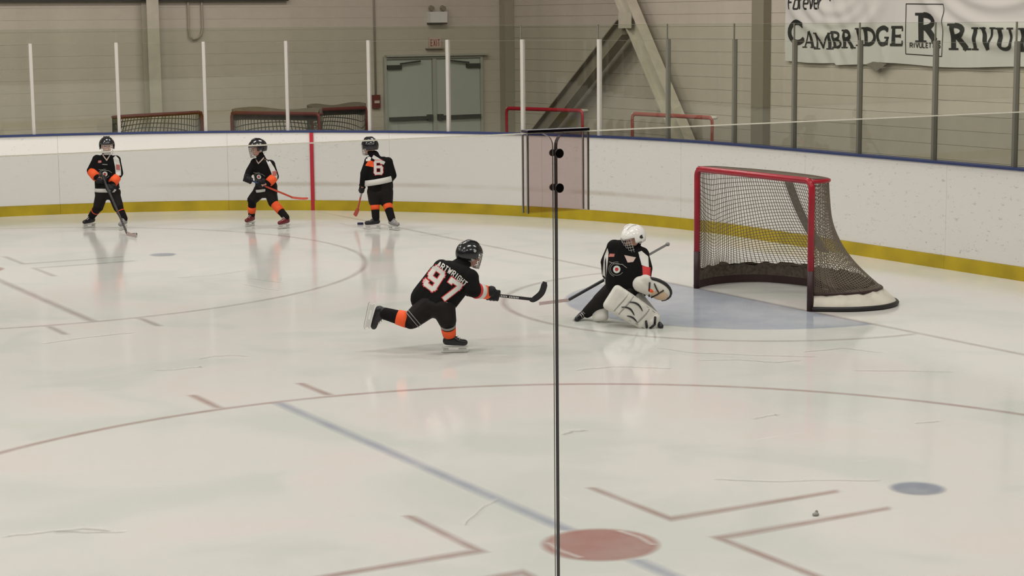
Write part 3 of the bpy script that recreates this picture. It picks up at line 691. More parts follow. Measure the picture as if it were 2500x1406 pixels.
def hockey_net(root, front, rear, netting=True, dark=True, fabric=None, base_m=None, rearbar=None):
    R = .07; pts = [(0, -.915, .0), (0, -.915, GH-R)]
    pts += [(0, -.915+R*(1-math.cos(a)), GH-R+R*math.sin(a)) for a in [PI/2*i/5 for i in range(1, 6)]]
    pts += [(0, .915-R*(1-math.cos(a)), GH-R+R*math.sin(a)) for a in [PI/2*(5-i)/5 for i in range(0, 6)]]
    pts += [(0, .915, 0)]
    MB().tube(pts, .031, 12).build('front_frame', front, root, True)
    if dark:
        for s in (-1, 1): MB().tube([(0, s*.915, .002), (0, s*.915, .38)], .0325, 12).build('scuffed_post_foot', m_netdk, root, True)
    MB().tube(top_c, .02, 8).build('top_frame', rear, root, True)
    if fabric:
        k = len(top_c)//2; vs = [(0, y, GH+.02) for y in [-.9+1.8*i/30 for i in range(31)]]
        tc = resample(top_c, 30); vs += [(p.x+.01, p.y, GH+.075+.02*math.sin(i*.35)) for i, p in enumerate(tc)]; vs += [(p.x+.015, p.y*1.01, GH-.12) for p in tc]
        MB().add(vs, [(i, i+1, 32+i, 31+i) for i in range(30)]+[(31+i, 32+i, 63+i, 62+i) for i in range(30)]).build('top_cover', fabric, root)
    # base
    ob = resample(out_c, 60)
    if base_m:
        MB().tube([(p.x, p.y, .024) for p in ob], .022, 8).build('base_frame', m_black, root, True)
        ib = resample(bot_c, 60); vs = []; fs = []
        for i in range(61):
            jag = .012*math.sin(i*2.1)+.01*math.sin(i*5.3)
            o_ = ob[i]; q = ib[i]; vs += [(o_.x, o_.y, .03), (o_.x*.985+.0, o_.y*.99, .055), (q.x, q.y, .155+jag), (q.x-.02*(1 if q.x > .2 else 0), q.y*.985, .15), (o_.x-.03, o_.y*.96, .03)]
        for i in range(60):
            for j in range(4): fs.append((i*5+j, i*5+5+j, i*5+6+j, i*5+1+j))
        MB().add(vs, fs).build('base_padding', base_m, root, True)
        # black kick band inside, dark lacing above it
        vs = []; fs = []
        for i in range(61):
            q = ib[i]; vs += [(q.x-.015, q.y*.965, .003), (q.x-.02, q.y*.965, .085)]
        for i in range(60): fs.append((i*2, i*2+2, i*2+3, i*2+1))
        MB().add(vs, fs).build('inner_kick_band', m_netdk, root)
        vs = []; fs = []
        for i in range(61):
            q = ib[i]; jag = .018*math.sin(i*1.7)+.016*math.sin(i*.6+1); vs += [(q.x-.021, q.y*.962, .08), (q.x-.035, q.y*.95, .205+jag)]
        for i in range(60): fs.append((i*2, i*2+2, i*2+3, i*2+1))
        MB().add(vs, fs).build('inner_skirt', m_mesh, root)
        tn = MB(); tp = resample(top_c, 60)
        for i in range(3, 58): tn.tube([(.0, tp[i].y*.98, GH+.026), (tp[i].x, tp[i].y, GH+.014)], .0034, 3)
        for k_ in (.25, .5, .75): tn.tube([(tp[i].x*k_, tp[i].y*.985, GH+.022) for i in range(3, 58)], .0034, 3)
        tn.build('top_netting', m_cord, root)
        for s, A_ in ((0, 0),):
            MB().tube([(p.x, p.y, .16) for p in ib], .012, 6).build('lacing_bar', m_netdk, root, True)
    else:
        MB().tube([(p.x, p.y, .024) for p in ob], .022, 8).build('base_frame', rear, root, True)
    if netting:
        NS, NT = (96, 34) if base_m else (44, 16)
        DT = resample(top_c, 400); DB = resample(bot_c, 400)
        wu = [i/NS-.5*math.sin(2*PI*i/NS)/(2*PI) for i in range(NS+1)]      # cords bunch up towards the posts
        T = [DT[round(q*400)] for q in wu]; Bt = [DB[round(q*400)] for q in wu]; G = []
        for i in range(NS+1):
            row = []; u = i/NS; side = min(1, min(u, 1-u)*7)
            for j in range(NT+1):
                v = j/NT; p = T[i].lerp(Bt[i], v)
                bow = math.sin(PI*v)*.07*side                       # the netting hangs slack, pulled in towards the mouth
                cxy = V((p.x-0.1, p.y, 0)); n = cxy.normalized() if cxy.length > 0 else V((1, 0, 0))
                p = p-V((n.x, n.y, 0))*bow
                p.z -= math.sin(PI*v)*(.42*abs(2*u-1)**1.6*side+.03)
                row.append(p)
            G.append(row)
        cr = .0036 if base_m else .0095
        mb = MB()
        for i in range(NS+1):
            mb.tube([G[i][j] for j in range(NT+1)], cr, 3)
        for j in range(1, NT):
            mb.tube([G[i][j] for i in range(NS+1)], cr, 3)
        nn = mb.build('netting', m_cord if base_m else m_cordd, root, False)
        if base_m:
            # thick lacing where the netting meets the base
            vs = []; fs = []
            for i in range(NS+1):
                a = G[i][NT]; b = G[i][NT].lerp(G[i][NT-4], .62+.10*math.sin(i*1.3)+.10*math.sin(i*.47)); vs += [(a.x, a.y, a.z), (b.x, b.y, b.z)]
            for i in range(NS): fs.append((i*2, i*2+2, i*2+3, i*2+1))
            MB().add(vs, fs).build('netting_skirt', m_mesh, root)
            # doubled fold of netting hanging from the top frame
            vs = []; fs = []; i0, i1 = 44, 48
            for j in range(NT-8):
                a = G[i0][j]; b = G[i1][j]; vs += [(a.x-.012, a.y, a.z), (b.x-.012, b.y, b.z)]
            for j in range(NT-9): fs.append((j*2, j*2+1, j*2+3, j*2+2))
            MB().add(vs, fs).build('net_fold', m_strap, root)
gn = empty('hockey_net', (0, 0, 0)); tag(gn, 'red hockey goal with net on the ice behind the goalie', 'hockey goal')
hockey_net(gn, m_netred, m_netred, base_m=m_skirt)
def stored(x, y, ang, label, front, rear, scale=(1, 1, 1), **k):
    e = empty('hockey_net', (x, y, -.02), math.radians(ang)); tag(e, label, 'hockey goal', 'spare goals behind the boards')
    e.scale = scale; hockey_net(e, front, rear, dark=False, **k); return e
stored(-.62, 15.35, 112, 'dull red spare goal behind the far boards, leftmost, beside the cream column', m_oldred, m_oldred, (.85, .98, 1.03))
stored(1.02, 14.42, 36, 'spare goal with brown cover on top, behind the boards left of centre', m_oldred, m_oldred, (.62, .92, 1.03), fabric=m_tarp)
stored(2.55, 15.20, 100, 'covered spare goal nearest the red alarm box, beside the first covered one', m_oldred, m_oldred, (.8, .62, 1.03), fabric=m_tarp)
stored(5.16, 12.66, 18, 'bright red empty goal frame behind the boards right of the double door', m_netred, m_steel, (.75, .93, 1.03), netting=False)
stored(5.62, 9.55, 8, 'empty goal frame with pale and red pipes under the sloping braces', m_fadedred, m_white, (.55, 1.0, 1.03), netting=False)

# ------------------------------------------------------------------ banner
BNX = WR-.05
def ban_x(y, z):
    """fold relief of the hanging cloth, in metres off the wall"""
    f = 0
    for yc, zc, rr in ((6.9, 3.25, .45), (6.9, 3.25, .62), (6.9, 3.3, .85), (3.6, 3.75, .9), (3.4, 3.8, 1.25), (3.4, 3.85, 1.5)):
        r = math.hypot((y-yc)*.75, z-zc); f += .040*math.exp(-((r-rr)/.075)**2)*(1 if z < zc else .3)
    f += .016*math.sin(y*7+z*3)*math.exp(-((z-2.3)/.5)**2)+.012*math.sin(y*19-z*14)*math.exp(-((y-7.0)/.5)**2)
    f += .03*math.exp(-(((y-5.6)*1.0+(z-2.6)*.25)/.10)**2)+.02*math.exp(-(((y-6.0)-(z-2.6)*.45)/.08)**2)
    return BNX-.01-f
bn = empty('banner', (0, 0, 0)); tag(bn, 'creased white cloth banner reading Cambridge Rivulettes hung on the right wall', 'banner')
vs = []; fs = []; NY, NZ = 150, 50; Y0, Y1 = 8.06, .9
for i in range(NY+1):
    y = Y0+(Y1-Y0)*i/NY
    zb = 2.085-.02*math.sin((Y0-y)*2.2)-.006*(Y0-y)-(.03 if 6.05 < y < 6.9 else 0)
    for j in range(NZ+1):
        z = 3.75+(zb-3.75)*j/NZ; vs.append((ban_x(y, z), y, z))
for i in range(NY):
    for j in range(NZ): a = i*(NZ+1)+j; fs.append((a, a+1, a+NZ+2, a+NZ+1))
MB().add(vs, fs).build('cloth', m_cloth, bn, True)
MB().add([(BNX-.02, 6.05, 2.10), (BNX-.05, 5.72, 2.08), (BNX-.06, 5.93, 1.965), (BNX-.02, 6.2, 2.06)], [(0, 1, 2, 3)]).build('curled_hem', m_strap, bn)
T_ = .16
def ser(x, y, w, t=.05): return ([(x-w/2, y), (x+w/2, y)], t)
BOLD = {'C': (.62, [(arc(.36, .5, .26, .43, 42, 318, 16), .15), ([(.56, .92), (.56, .70)], .05), ([(.56, .09), (.56, .26)], .05)]),
 'A': (.72, [([(.13, .04), (.36, .97)], .08), ([(.40, .97), (.60, .04)], .17), ([(.2, .32), (.55, .32)], .07), ser(.12, .03, .24), ser(.6, .03, .26)]),
 'M': (.90, [([(.16, .03), (.16, .97)], .09), ([(.18, .95), (.45, .1)], .14), ([(.45, .1), (.72, .95)], .07), ([(.74, .97), (.74, .03)], .15), ser(.15, .03, .26), ser(.74, .03, .28), ser(.12, .97, .2), ser(.78, .97, .2)]),
 'B': (.66, [([(.18, .04), (.18, .96)], .16), (arc(.28, .73, .22, .21, 90, -90, 8), .10), (arc(.28, .28, .27, .24, 90, -90, 8), .11), ([(.06, .97), (.3, .97)], .06), ([(.06, .03), (.3, .03)], .06)]),
 'R': (.74, [([(.20, .04), (.20, .96)], .16), (arc(.28, .72, .24, .22, 90, -90, 8), .13), ([(.34, .50), (.60, .05)], .17), ([(.06, .97), (.32, .97)], .06), ser(.2, .03, .28), ser(.62, .03, .26), ([(.2, .5), (.3, .5)], .08)]),
 'I': (.36, [([(.18, .04), (.18, .96)], .16), ser(.18, .97, .30), ser(.18, .03, .30)]),
 'D': (.72, [([(.18, .04), (.18, .96)], .16), (arc(.26, .5, .32, .42, 90, -90, 14), .14), ([(.05, .96), (.3, .96)], .07), ([(.05, .04), (.3, .04)], .07)]),
 'G': (.72, [(arc(.36, .5, .27, .43, 42, 330, 16), .15), ([(.58, .40), (.58, .06)], .15), ([(.42, .42), (.68, .42)], .06), ([(.58, .92), (.58, .72)], .05)]),
 'E': (.62, [([(.18, .04), (.18, .96)], .16), ([(.05, .95), (.54, .95)], .09), ([(.2, .5), (.44, .5)], .09), ([(.05, .05), (.54, .05)], .09), ([(.54, .93), (.54, .76)], .06), ([(.54, .07), (.54, .26)], .06), ([(.45, .42), (.45, .58)], .06)]),
 'V': (.70, [([(.14, .96), (.36, .05)], .17), ([(.38, .05), (.56, .96)], .08), ser(.14, .97, .28), ser(.57, .97, .22)]),
 'U': (.74, [([(.18, .96), (.18, .25)], .16), (arc(.36, .27, .2, .2, 180, 360, 8), .10), ([(.56, .25), (.56, .96)], .09), ser(.18, .97, .28), ser(.56, .97, .22)]),
 'L': (.60, [([(.18, .04), (.18, .96)], .16), ([(.05, .05), (.52, .05)], .09), ([(.52, .07), (.52, .28)], .06), ser(.18, .97, .28)])}
def ban_mesh(strokes):
    """2D strokes given in wall metres (y, z) cut fine and laid on the cloth folds"""
    mb = MB()
    for pts, th in strokes:
        for (y0, z0), (y1, z1) in zip(pts, pts[1:]):
            a = V((y0, z0)); b = V((y1, z1)); d = b-a
            if d.length < 1e-6: continue
            L = d.length; d.normalize(); n = V((-d.y, d.x))*th/2; a = a-d*th*.12; b = b+d*th*.12; k = max(1, int(L/.02)); m_ = max(1, int(th/.03))
            vs = []; fs = []
            for i in range(k+1):
                c_ = a.lerp(b, i/k)
                for j in range(m_+1):
                    q = c_+n*(2*j/m_-1); vs.append((ban_x(q.x, q.y)-.007, q.x, q.y))
            for i in range(k):
                for j in range(m_): A_ = i*(m_+1)+j; fs.append((A_, A_+1, A_+m_+2, A_+m_+1))
            mb.add(vs, fs)
    return mb
def ban_char(ch, y, z, w, h):
    """y = left edge (larger y is further left), z = base line"""
    W0, st = BOLD[ch]; return [([(y-a/W0*w, z+b*h) for a, b in pts], th*h*1.5) for pts, th in st]
# letter: left y, base z, width, height
LET = [('C', 8.02, 2.335, .42, .35), ('A', 7.66, 2.285, .34, .24), ('M', 7.36, 2.265, .42, .24), ('B', 7.00, 2.285, .28, .24), ('R', 6.78, 2.285, .36, .26),
 ('I', 6.42, 2.32, .16, .25), ('D', 6.28, 2.32, .30, .26), ('G', 6.01, 2.325, .31, .27), ('E', 5.68, 2.325, .28, .27), ('R', 4.54, 2.28, .42, .345),
 ('I', 4.11, 2.28, .17, .295), ('V', 3.93, 2.28, .33, .295), ('U', 3.62, 2.275, .34, .295), ('L', 3.24, 2.27, .28, .295)]
x_ = 2.92
for ch in 'E': LET.append((ch, x_, 2.265, .28, .295))
for ch, y, z, w_, h_ in LET:
    ban_mesh(ban_char(ch, y, z, w_, h_)).build('letter', m_print, bn)
ban_mesh(ban_char('R', 5.235, 2.375, .55, .395)).build('letter', m_print, bn)
bx = [(5.38, 2.90), (4.62, 2.885), (4.64, 2.19), (5.37, 2.215), (5.38, 2.90)]
ban_mesh([(bx, .012)]).build('logo_box', m_print, bn)
mb = MB(); sm_ = []
x = 5.29
for ch in 'RIVULETTES':
    ww = .022 if ch == 'I' else .046
    for st in SANS[ch]: sm_.append(([(x-a*ww, 2.305+b*.06) for a, b in st], .014))
    x -= ww+.020
ban_mesh(sm_).build('small_lettering', m_print, bn)
sm_ = []; x = 7.95
for ch in 'Forever':
    ww = .085
    for st in SANS[ch]: sm_.append(([(x-(a+.25*b)*ww, 2.855+b*.2) for a, b in st], .026))
    x -= ww+.033
sm_.append(([(7.04, 2.97), (7.02, 2.99)], .035)); sm_.append(([(6.95, 2.985), (6.93, 3.0)], .03))
ban_mesh(sm_).build('script_lettering', m_print, bn)
# ------------------------------------------------------------------ players
def frame(f, u):
    f = V(f).normalized(); u = V(u); u = (u-f*u.dot(f)).normalized(); r = f.cross(u)
    return f, u, r
def limb_band(name, A, B, t0, t1, ra, rb, m, parent, n=20):
    """slightly proud ring of cloth around a limb"""
    A = V(A); B = V(B); P = []; R = []
    for t in (t0, t0, (t0+t1)/2, t1, t1): P.append(A.lerp(B, t))
    r = lambda t: ra+(rb-ra)*t
    R = [r(t0)*.8, r(t0), r((t0+t1)/2)*1.02, r(t1), r(t1)*.8]
    d = (B-A).normalized(); P[0] = P[0]+d*.001; P[4] = P[4]-d*.001
    return MB().tube(P, 0, n, radii=R).build(name, m, parent, True)
def torso_band(name, c, up, fw, rx, ry, z0, z1, m, parent, n=28):
    c = V(c); up = V(up).normalized(); fw = V(fw); fw = (fw-up*fw.dot(up)).normalized(); r = fw.cross(up); vs = []; fs = []
    for z, k in ((z0, .9), (z0, 1), ((z0+z1)/2, 1.015), (z1, 1), (z1, .9)):
        for j in range(n):
            a = 2*PI*j/n; vs.append(c+up*z+r*rx*k*math.cos(a)+fw*ry*k*math.sin(a))
    for i in range(4):
        for j in range(n): fs.append((i*n+j, i*n+(j+1) % n, i*n+n+(j+1) % n, i*n+n+j))
    return MB().add(vs, fs).build(name, m, parent, True)
def skate(parent, ankle, f, u, boot, s=1.0, shin=None):
    f, u, r = frame(f, u); A = V(ankle)
    P = lambda a, b, c=0: A+f*a*s+u*b*s+r*c*s
    mb = MB(); sh = (V(shin)-A).normalized()*.042 if shin is not None else u*.03; mb.cap(A-f*.008*s+sh*s, P(-.008, -.01), .042*s, .043*s); mb.cap(P(-.022, -.045), P(.045, -.052), .036*s, .035*s)
    mb.cap(P(.04, -.052), P(.125, -.062), .035*s, .028*s); mb.cap(P(.0, -.01), P(.06, -.045), .036*s, .03*s)
    b = solid('skate_boot', mb, boot, parent, .009, 2)
    mb = MB()
    mb.obox(P(-.062, -.098), P(.150, -.098), u, .034*s, .012*s)
    mb.obox(P(-.052, -.112), P(-.008, -.112), u, .016*s, .022*s); mb.obox(P(.075, -.112), P(.140, -.112), u, .016*s, .022*s)
    mb.obox(P(-.055, -.127), P(.150, -.127), u, .013*s, .012*s)
    mb.build('blade_holder', m_holder, b)
    MB().tube([P(-.068, -.134), P(-.06, -.143), P(.14, -.143), P(.162, -.134), P(.165, -.122)], .0028*s, 5).build('runner', m_blade, b)
    mb = MB()
    for i in range(5):
        c = P(.012+i*.017, .012-i*.014); mb.tube([c-r*.022*s+u*.012, c+u*.026*s+f*.010*s, c+r*.022*s+u*.012], .0028, 4)
    mb.build('laces', m_jwhite, b)
    return b
def glove(parent, c, axis, wrist, m=None, s=1.0):
    """hand closed round a stick: palm, four bent fingers of different lengths, thumb from the side"""
    m = m or m_glove
    c = V(c); ax = V(axis).normalized(); w = V(wrist)-c; out = (w-ax*w.dot(ax)); out = out.normalized() if out.length > 1e-4 else ax.orthogonal().normalized(); sd = ax.cross(out)
    mb = MB()
    mb.cap(c+out*.036*s-ax*.020*s, c+out*.036*s+ax*.024*s, .027*s, .027*s)
    mb.cap(c+out*.046*s, c+out*.050*s+(V(wrist)-c)*.15, .032*s, .042*s)
    for i, L in enumerate((.92, 1.0, .96, .82)):
        o = c+ax*(i-1.5)*.024*s; r0 = .0125*s
        p = [o+out*.034*s+sd*.018*s, o+sd*.034*s+out*.008*s, o+sd*.024*s-out*.026*s*L, o-sd*.004*s-out*.034*s*L, o-sd*.024*s*L-out*.016*s]
        for a, b in zip(p, p[1:]): mb.cap(a, b, r0, r0*.95, 8)
    o = c+ax*.042*s; mb.cap(o+out*.034*s-sd*.014*s, o-sd*.032*s+out*.004*s, .0135*s, .013*s, 8); mb.cap(o-sd*.032*s+out*.004*s, o-sd*.018*s-out*.026*s, .013*s, .011*s, 8)
    return solid('glove', mb, m, parent, .0065, 1)
def hand(mb, c, wrist):
    c = V(c); w = V(wrist); d = (c-w).normalized(); q = d.orthogonal().normalized()
    mb.cap(w, c-d*.01, .02, .022, 8)
    for i in range(4): mb.cap(c+q*(i-1.5)*.013, c+q*(i-1.5)*.013+d*.02-q.cross(d)*.01, .007, .006, 6)
    mb.cap(c+q*.02, c+q*.035+d*.008, .008, .007, 6)
def head_parts(parent, c, f, u, s=1.0, hm=None, decal=None):
    """helmet with ear hole and vents, wire cage; the face itself belongs to the body mesh"""
    f, u, r = frame(f, u); c = V(c); hm = hm or m_helm
    P = lambda a, b, d: c+(r*a+f*b+u*d)*s
    vs = []; fs = []; NU, NV = 32, 18; idx = {}
    for i in range(NV+1):
        th = PI*i/NV
        for j in range(NU):
            ph = 2*PI*j/NU; x = math.sin(th)*math.cos(ph); y = math.sin(th)*math.sin(ph); z = math.cos(th)
            rx, ry, rz = .104, .126, .118
            if z > 0: rz = .112
            bump = 1+.035*max(0, math.cos(3*math.atan2(x, .001+abs(z)+.3)))*(1 if z > .2 else 0)
            vs.append(P(x*rx*bump, y*ry*bump-.004, z*rz*bump+.012)); idx[(i, j)] = (x, y, z)
    for i in range(NV):
        for j in range(NU):
            x, y, z = idx[(i, j)]; x2, y2, z2 = idx[(min(NV, i+1), (j+1) % NU)]
            zc = (z+z2)/2; yc = (y+y2)/2; xc = (x+x2)/2
            if zc < .22 and yc > .38: continue          # face opening
            if zc < -.55: continue                       # neck opening
            if zc < -.38 and yc > -.05: continue
            fs.append((i*NU+j, (i+1)*NU+j, (i+1)*NU+(j+1) % NU, i*NU+(j+1) % NU))
    me = MB().add(vs, fs).mesh('helmet'); fixnormals(me)
    o = link('helmet', me, hm, parent, True)
    so = o.modifiers.new('s', 'SOLIDIFY'); so.thickness = .009; so.offset = 1
    mb = MB()
    for s_ in (-1, 1): mb.disc(P(s_*.100, -.005, -.035), r*s_, .016*s, .008*s, 14)
    mb.build('ear_guard', m_bootgrey, o)
    mb = MB()
    for a in (-.035, 0, .035):
        mb.tube([P(a, .10*math.cos(t)-.0, .108*math.sin(t)+.020+.012) for t in [PI*(.28+.1*k) for k in range(5)]], .006*s, 6)
    mb.build('helmet_ridge', hm, o, True)
    cg = MB()
    def cp(az, z):
        rr = 1-.10*max(0, -z-.2); return P(.098*math.sin(az)*rr, .112*math.cos(az)*rr+.014, z*.125)
    for z in (.20, -.02, -.24, -.46, -.70, -.9): cg.tube([cp(-1.05+2.1*k/12, z) for k in range(13)], .0028*s, 5)
    for k in range(9): az = -.95+1.9*k/8; cg.tube([cp(az, .20-.22*q) for q in range(6)], .0026*s, 5)
    cg.build('face_cage', m_wire, o)
    ch = MB(); ch.cap(P(-.035, .085, -.105), P(.035, .085, -.105), .014*s, .014*s, 8); ch.build('chin_cup', m_jwhite, o)
    return o
def body_mesh(parent, J, f, u, s=1.0, gl=('glL', 'glR')):
    """one continuous body: head with face, neck, trunk, limbs, hands"""
    f, u, r = frame(f, u); c = V(J['head']); mb = MB(); rot = Matrix((r, f, u)).transposed()
    P = lambda a, b, d: c+(r*a+f*b+u*d)*s
    mb.ball(P(0, -.005, .01), (.076*s, .092*s, .096*s), rot); mb.ball(P(0, .022, -.052), (.055*s, .062*s, .058*s), rot)
    mb.cap(P(0, .086, -.005), P(0, .100, -.032), .011*s, .016*s, 8)
    for s_ in (-1, 1):
        mb.ball(P(s_*.077, -.005, -.015), (.010*s, .018*s, .026*s), rot, 8, 6); mb.ball(P(s_*.040, .062, -.035), (.022*s, .02*s, .02*s), rot, 8, 6)
        mb.cap(P(s_*.015, .085, .022), P(s_*.045, .074, .022), .010*s, .008*s, 6)
    mb.cap(P(-.016, .078, -.068), P(.016, .078, -.068), .009*s, .009*s, 6)
    mb.cap(c-u*.05, J['neck'], .048*s, .052*s)
    mb.cap(J['neck'], J['chest'], .045, .085); mb.cap(J['chest'], J['pelvis'], .09, .085)
    for sd in 'LR':
        mb.cap(V(J['neck']).lerp(V(J['sh'+sd]), .4), J['sh'+sd], .028, .040); mb.cap(J['sh'+sd], J['el'+sd], .042, .034); mb.cap(J['el'+sd], J['wr'+sd], .034, .024)
        if 'gl'+sd in J: hand(mb, V(J['wr'+sd]).lerp(V(J['gl'+sd]), .75), J['wr'+sd])
        mb.cap(J['pelvis'], J['hi'+sd], .08, .075); mb.cap(J['hi'+sd], J['kn'+sd], .065, .045); mb.cap(J['kn'+sd], J['an'+sd], .043, .03)
    b = solid('body', mb, m_skin, parent, .0085, 1)
    ng_ = MB(); ng_.cap(c-u*.075*s-f*.012, V(J['neck'])-u*.01, .056*s, .064*s); solid('neck_guard', ng_, m_sock, b, .010, 2)
    fc = MB()
    for s_ in (-1, 1): fc.ball(P(s_*.031, .080, .004), (.011*s, .006*s, .0065*s), rot, 8, 6)
    e = fc.build('eyes', m_black, b)
    mo = MB(); mo.cap(P(-.018, .090, -.070), P(.018, .090, -.070), .0042*s, .0042*s, 6); mo.build('mouth', m_jred, b)
    return b
def jersey(parent, J, fw, tor=.115, bag=1.0, hem=.06, m=None):
    mb = MB(); pe = V(J['pelvis']); ne = V(J['neck']); up = (ne-pe).normalized(); fw = V(fw); sL = V(J['shL']); sR = V(J['shR'])
    ax = (sL-sR).normalized()
    for k in (-1, -.33, .33, 1):
        mb.cap(pe-up*hem+ax*k*.075*bag, V(J['chest'])+ax*k*.068*bag, tor*.95, tor)
        mb.cap(V(J['chest'])+ax*k*.068*bag, sR.lerp(sL, .5+k*.26), tor, tor*.68)
    mb.cap(sR, sL, .066*bag, .066*bag); mb.cap(ne-up*.03, ne+up*.014, .080, .062)
    for sd in 'LR':
        sh, el, wr = V(J['sh'+sd]), V(J['el'+sd]), V(J['wr'+sd])
        mb.ball(sh, .072*bag); mb.cap(sh, el, .068*bag, .060*bag); mb.ball(el, .060*bag); mb.cap(el, el.lerp(wr, .92), .058*bag, .048*bag)
    return solid('jersey', mb, m or m_jersey, parent, .0095, 4)
def pants(parent, J, w=.095, kn=.080, t=.93):
    mb = MB(); pe = V(J['pelvis']); ax = (V(J['hiL'])-V(J['hiR'])).normalized()
    mb.cap(pe-ax*.06, pe+ax*.06, .105, .105); mb.cap(J['hiR'], J['hiL'], .10, .10)
    for sd in 'LR':
        mb.cap(pe, J['hi'+sd], .10, .10); mb.cap(J['hi'+sd], V(J['hi'+sd]).lerp(V(J['kn'+sd]), t), w*1.05, kn)
    return solid('hockey_pants', mb, m_pants, parent, .0105, 4)
def sock(parent, J, sd, r0=.066, r1=.050, bands=(), top=0):
    kn, an = V(J['kn'+sd]), V(J['an'+sd]); mb = MB(); mb.ball(kn, (.070, .070, .070)); mb.cap(kn, an, r0, r1)
    so = solid('sock', mb, m_sock, parent, .010, 3)
    for t0, t1, m in bands: limb_band('sock_band', kn, an, t0, t1, r0*1.03, r1*1.06, m, so)
    return so
def on_surface(parent, target, mb, n, name, m, off=.003, sl=.02, ex_=None, ey_=None):
    """lay flat strokes on a curved garment: cut fine, then press on along n"""
    me = mb.mesh(name); bm = bmesh.new(); bm.from_mesh(me); n = V(n).normalized()
    lay = bm.verts.layers.float.new('order')
    for i, f in enumerate(bm.faces):
        for v in f.verts: v[lay] = float(i % 9)
    ex_ = V(ex_).normalized(); ey_ = V(ey_).normalized()
    for ax in (ex_, ey_):
        vals = [v.co.dot(ax) for v in bm.verts]; lo, hi = min(vals), max(vals); k = lo+sl
        while k < hi:
            bmesh.ops.bisect_plane(bm, geom=bm.verts[:]+bm.edges[:]+bm.faces[:], plane_co=ax*k, plane_no=ax); k += sl
    tm = target.data; bvh = BVHTree.FromPolygons([v.co[:] for v in tm.vertices], [p.vertices[:] for p in tm.polygons])
    lost = []
    for v in bm.verts:
        h = bvh.ray_cast(v.co+n*.6, -n, 1.4)
        if h[0] is None: lost.append(v)
        else: v.co = h[0]+n*(off+.00022*v[lay])
    if lost: bmesh.ops.delete(bm, geom=lost, context='VERTS')
    bm.to_mesh(me); bm.free()
    return link(name, me, m, target)
def ring(mb, c, ex_, ey_, r0, r1, n=24):
    vs = []; fs = []
    for i in range(n):
        a = 2*PI*i/n
        for r in (r0, r1): vs.append(V(c)+V(ex_)*r*math.cos(a)+V(ey_)*r*math.sin(a))
    for i in range(n): j = (i+1) % n; fs.append((2*i, 2*i+1, 2*j+1, 2*j))
    return mb.add(vs, fs)
def plate(mb, c, ex_, ey_, pts):
    return mb.add([V(c)+V(ex_)*a+V(ey_)*b for a, b in pts], [tuple(range(len(pts)))])
def crest(parent, jr, c, n=(0, -1, 0), ex_=(1, 0, 0), ey_=(0, 0, 1), s=1.0):
    """round chest badge: red spot, white ring, dark gap, grey swept lines"""
    k = dict(ex_=ex_, ey_=ey_)
    on_surface(parent, jr, ring(MB(), c, ex_, ey_, .0, .014*s), n, 'badge_centre', m_jred, .005, .02, **k)
    on_surface(parent, jr, ring(MB(), c, ex_, ey_, .016*s, .034*s), n, 'badge_ring', m_jwhite, .004, .02, **k)
    mb = MB()
    for r, a0, a1 in ((.062, 60, 330), (.078, 80, 250)):
        glyph_strokes(mb, arc(0, 0, r*s, r*.85*s, a0, a1, 14), .004*s, c, ex_, ey_)
    glyph_strokes(mb, [(-.075*s, .065*s), (-.02*s, .05*s), (.05*s, .045*s), (.09*s, .015*s)], .005*s, c, ex_, ey_)
    on_surface(parent, jr, mb, n, 'badge_swoosh', m_padg, .004, .02, **k)
def stick(loc, rz, st0, st1, bl, label, shaft, blade, group=None, tapes=(), bend=None, bh=.055, name='hockey_stick'):
    o = empty(name, loc, rz); tag(o, label, 'hockey stick', group)
    A, B, C = V(st0), V(st1), V(bl); d = (B-A).normalized(); up = V((0, 0, 1)) if abs(d.z) < .9 else V((0, 1, 0))
    if isinstance(shaft, (list, tuple)):
        for i, (t0, t1, m) in enumerate(shaft):
            MB().obox(A.lerp(B, t0), A.lerp(B, t1), up, .018, .024).build('shaft' if i == 0 else 'shaft_lower', m, o)
    else: MB().obox(A, B, up, .018, .024).build('shaft', shaft, o)
    # curved flat blade
    bd = (C-B); nrm = d.cross(bd); nrm = nrm.normalized() if nrm.length > 1e-5 else V((0, 1, 0))
    mid = bend or (B.lerp(C, .5)+(d*.04)*.6); path = arc_path([B-d*.03, B, V(mid), C], 6); vs = []; fs = []
    for i, p in enumerate(path):
        a = path[max(0, i-1)]; b = path[min(len(path)-1, i+1)]; t = (b-a).normalized(); w = nrm.cross(t).normalized()
        k = i/(len(path)-1); h = bh*(.55+.45*min(1, k*2.2))*(1 if k < .93 else .72)
        for s_, q in ((-1, -1), (1, -1), (1, 1), (-1, 1)): vs.append(p+w*h/2*s_+nrm*.005*q)
    m_ = len(path)
    for i in range(m_-1):
        for j in range(4): fs.append((i*4+j, i*4+(j+1) % 4, i*4+4+(j+1) % 4, i*4+4+j))
    fs += [(3, 2, 1, 0), ((m_-1)*4, (m_-1)*4+1, (m_-1)*4+2, (m_-1)*4+3)]
    bo = MB().add(vs, fs).build('blade', blade, o); fixnormals(bo.data)
    for t0, t1, m in tapes: MB().obox(A.lerp(B, t0), A.lerp(B, t1), up, .022, .031).build('tape', m, o)
    MB().ball(A, .018, None, 8, 6).build('butt_end', m_black, o)
    return o
def person(P0, rz, J, label, group=None):
    o = empty('person', P0, rz); tag(o, label, 'person', group); return o
def ankle_from_foot(J, sd, f, u=(0, 0, 1), s=1.0):
    J['an'+sd] = tuple(V(J['ft'+sd])+V((0, 0, .1455*s)))
UP = (0, 0, 1)

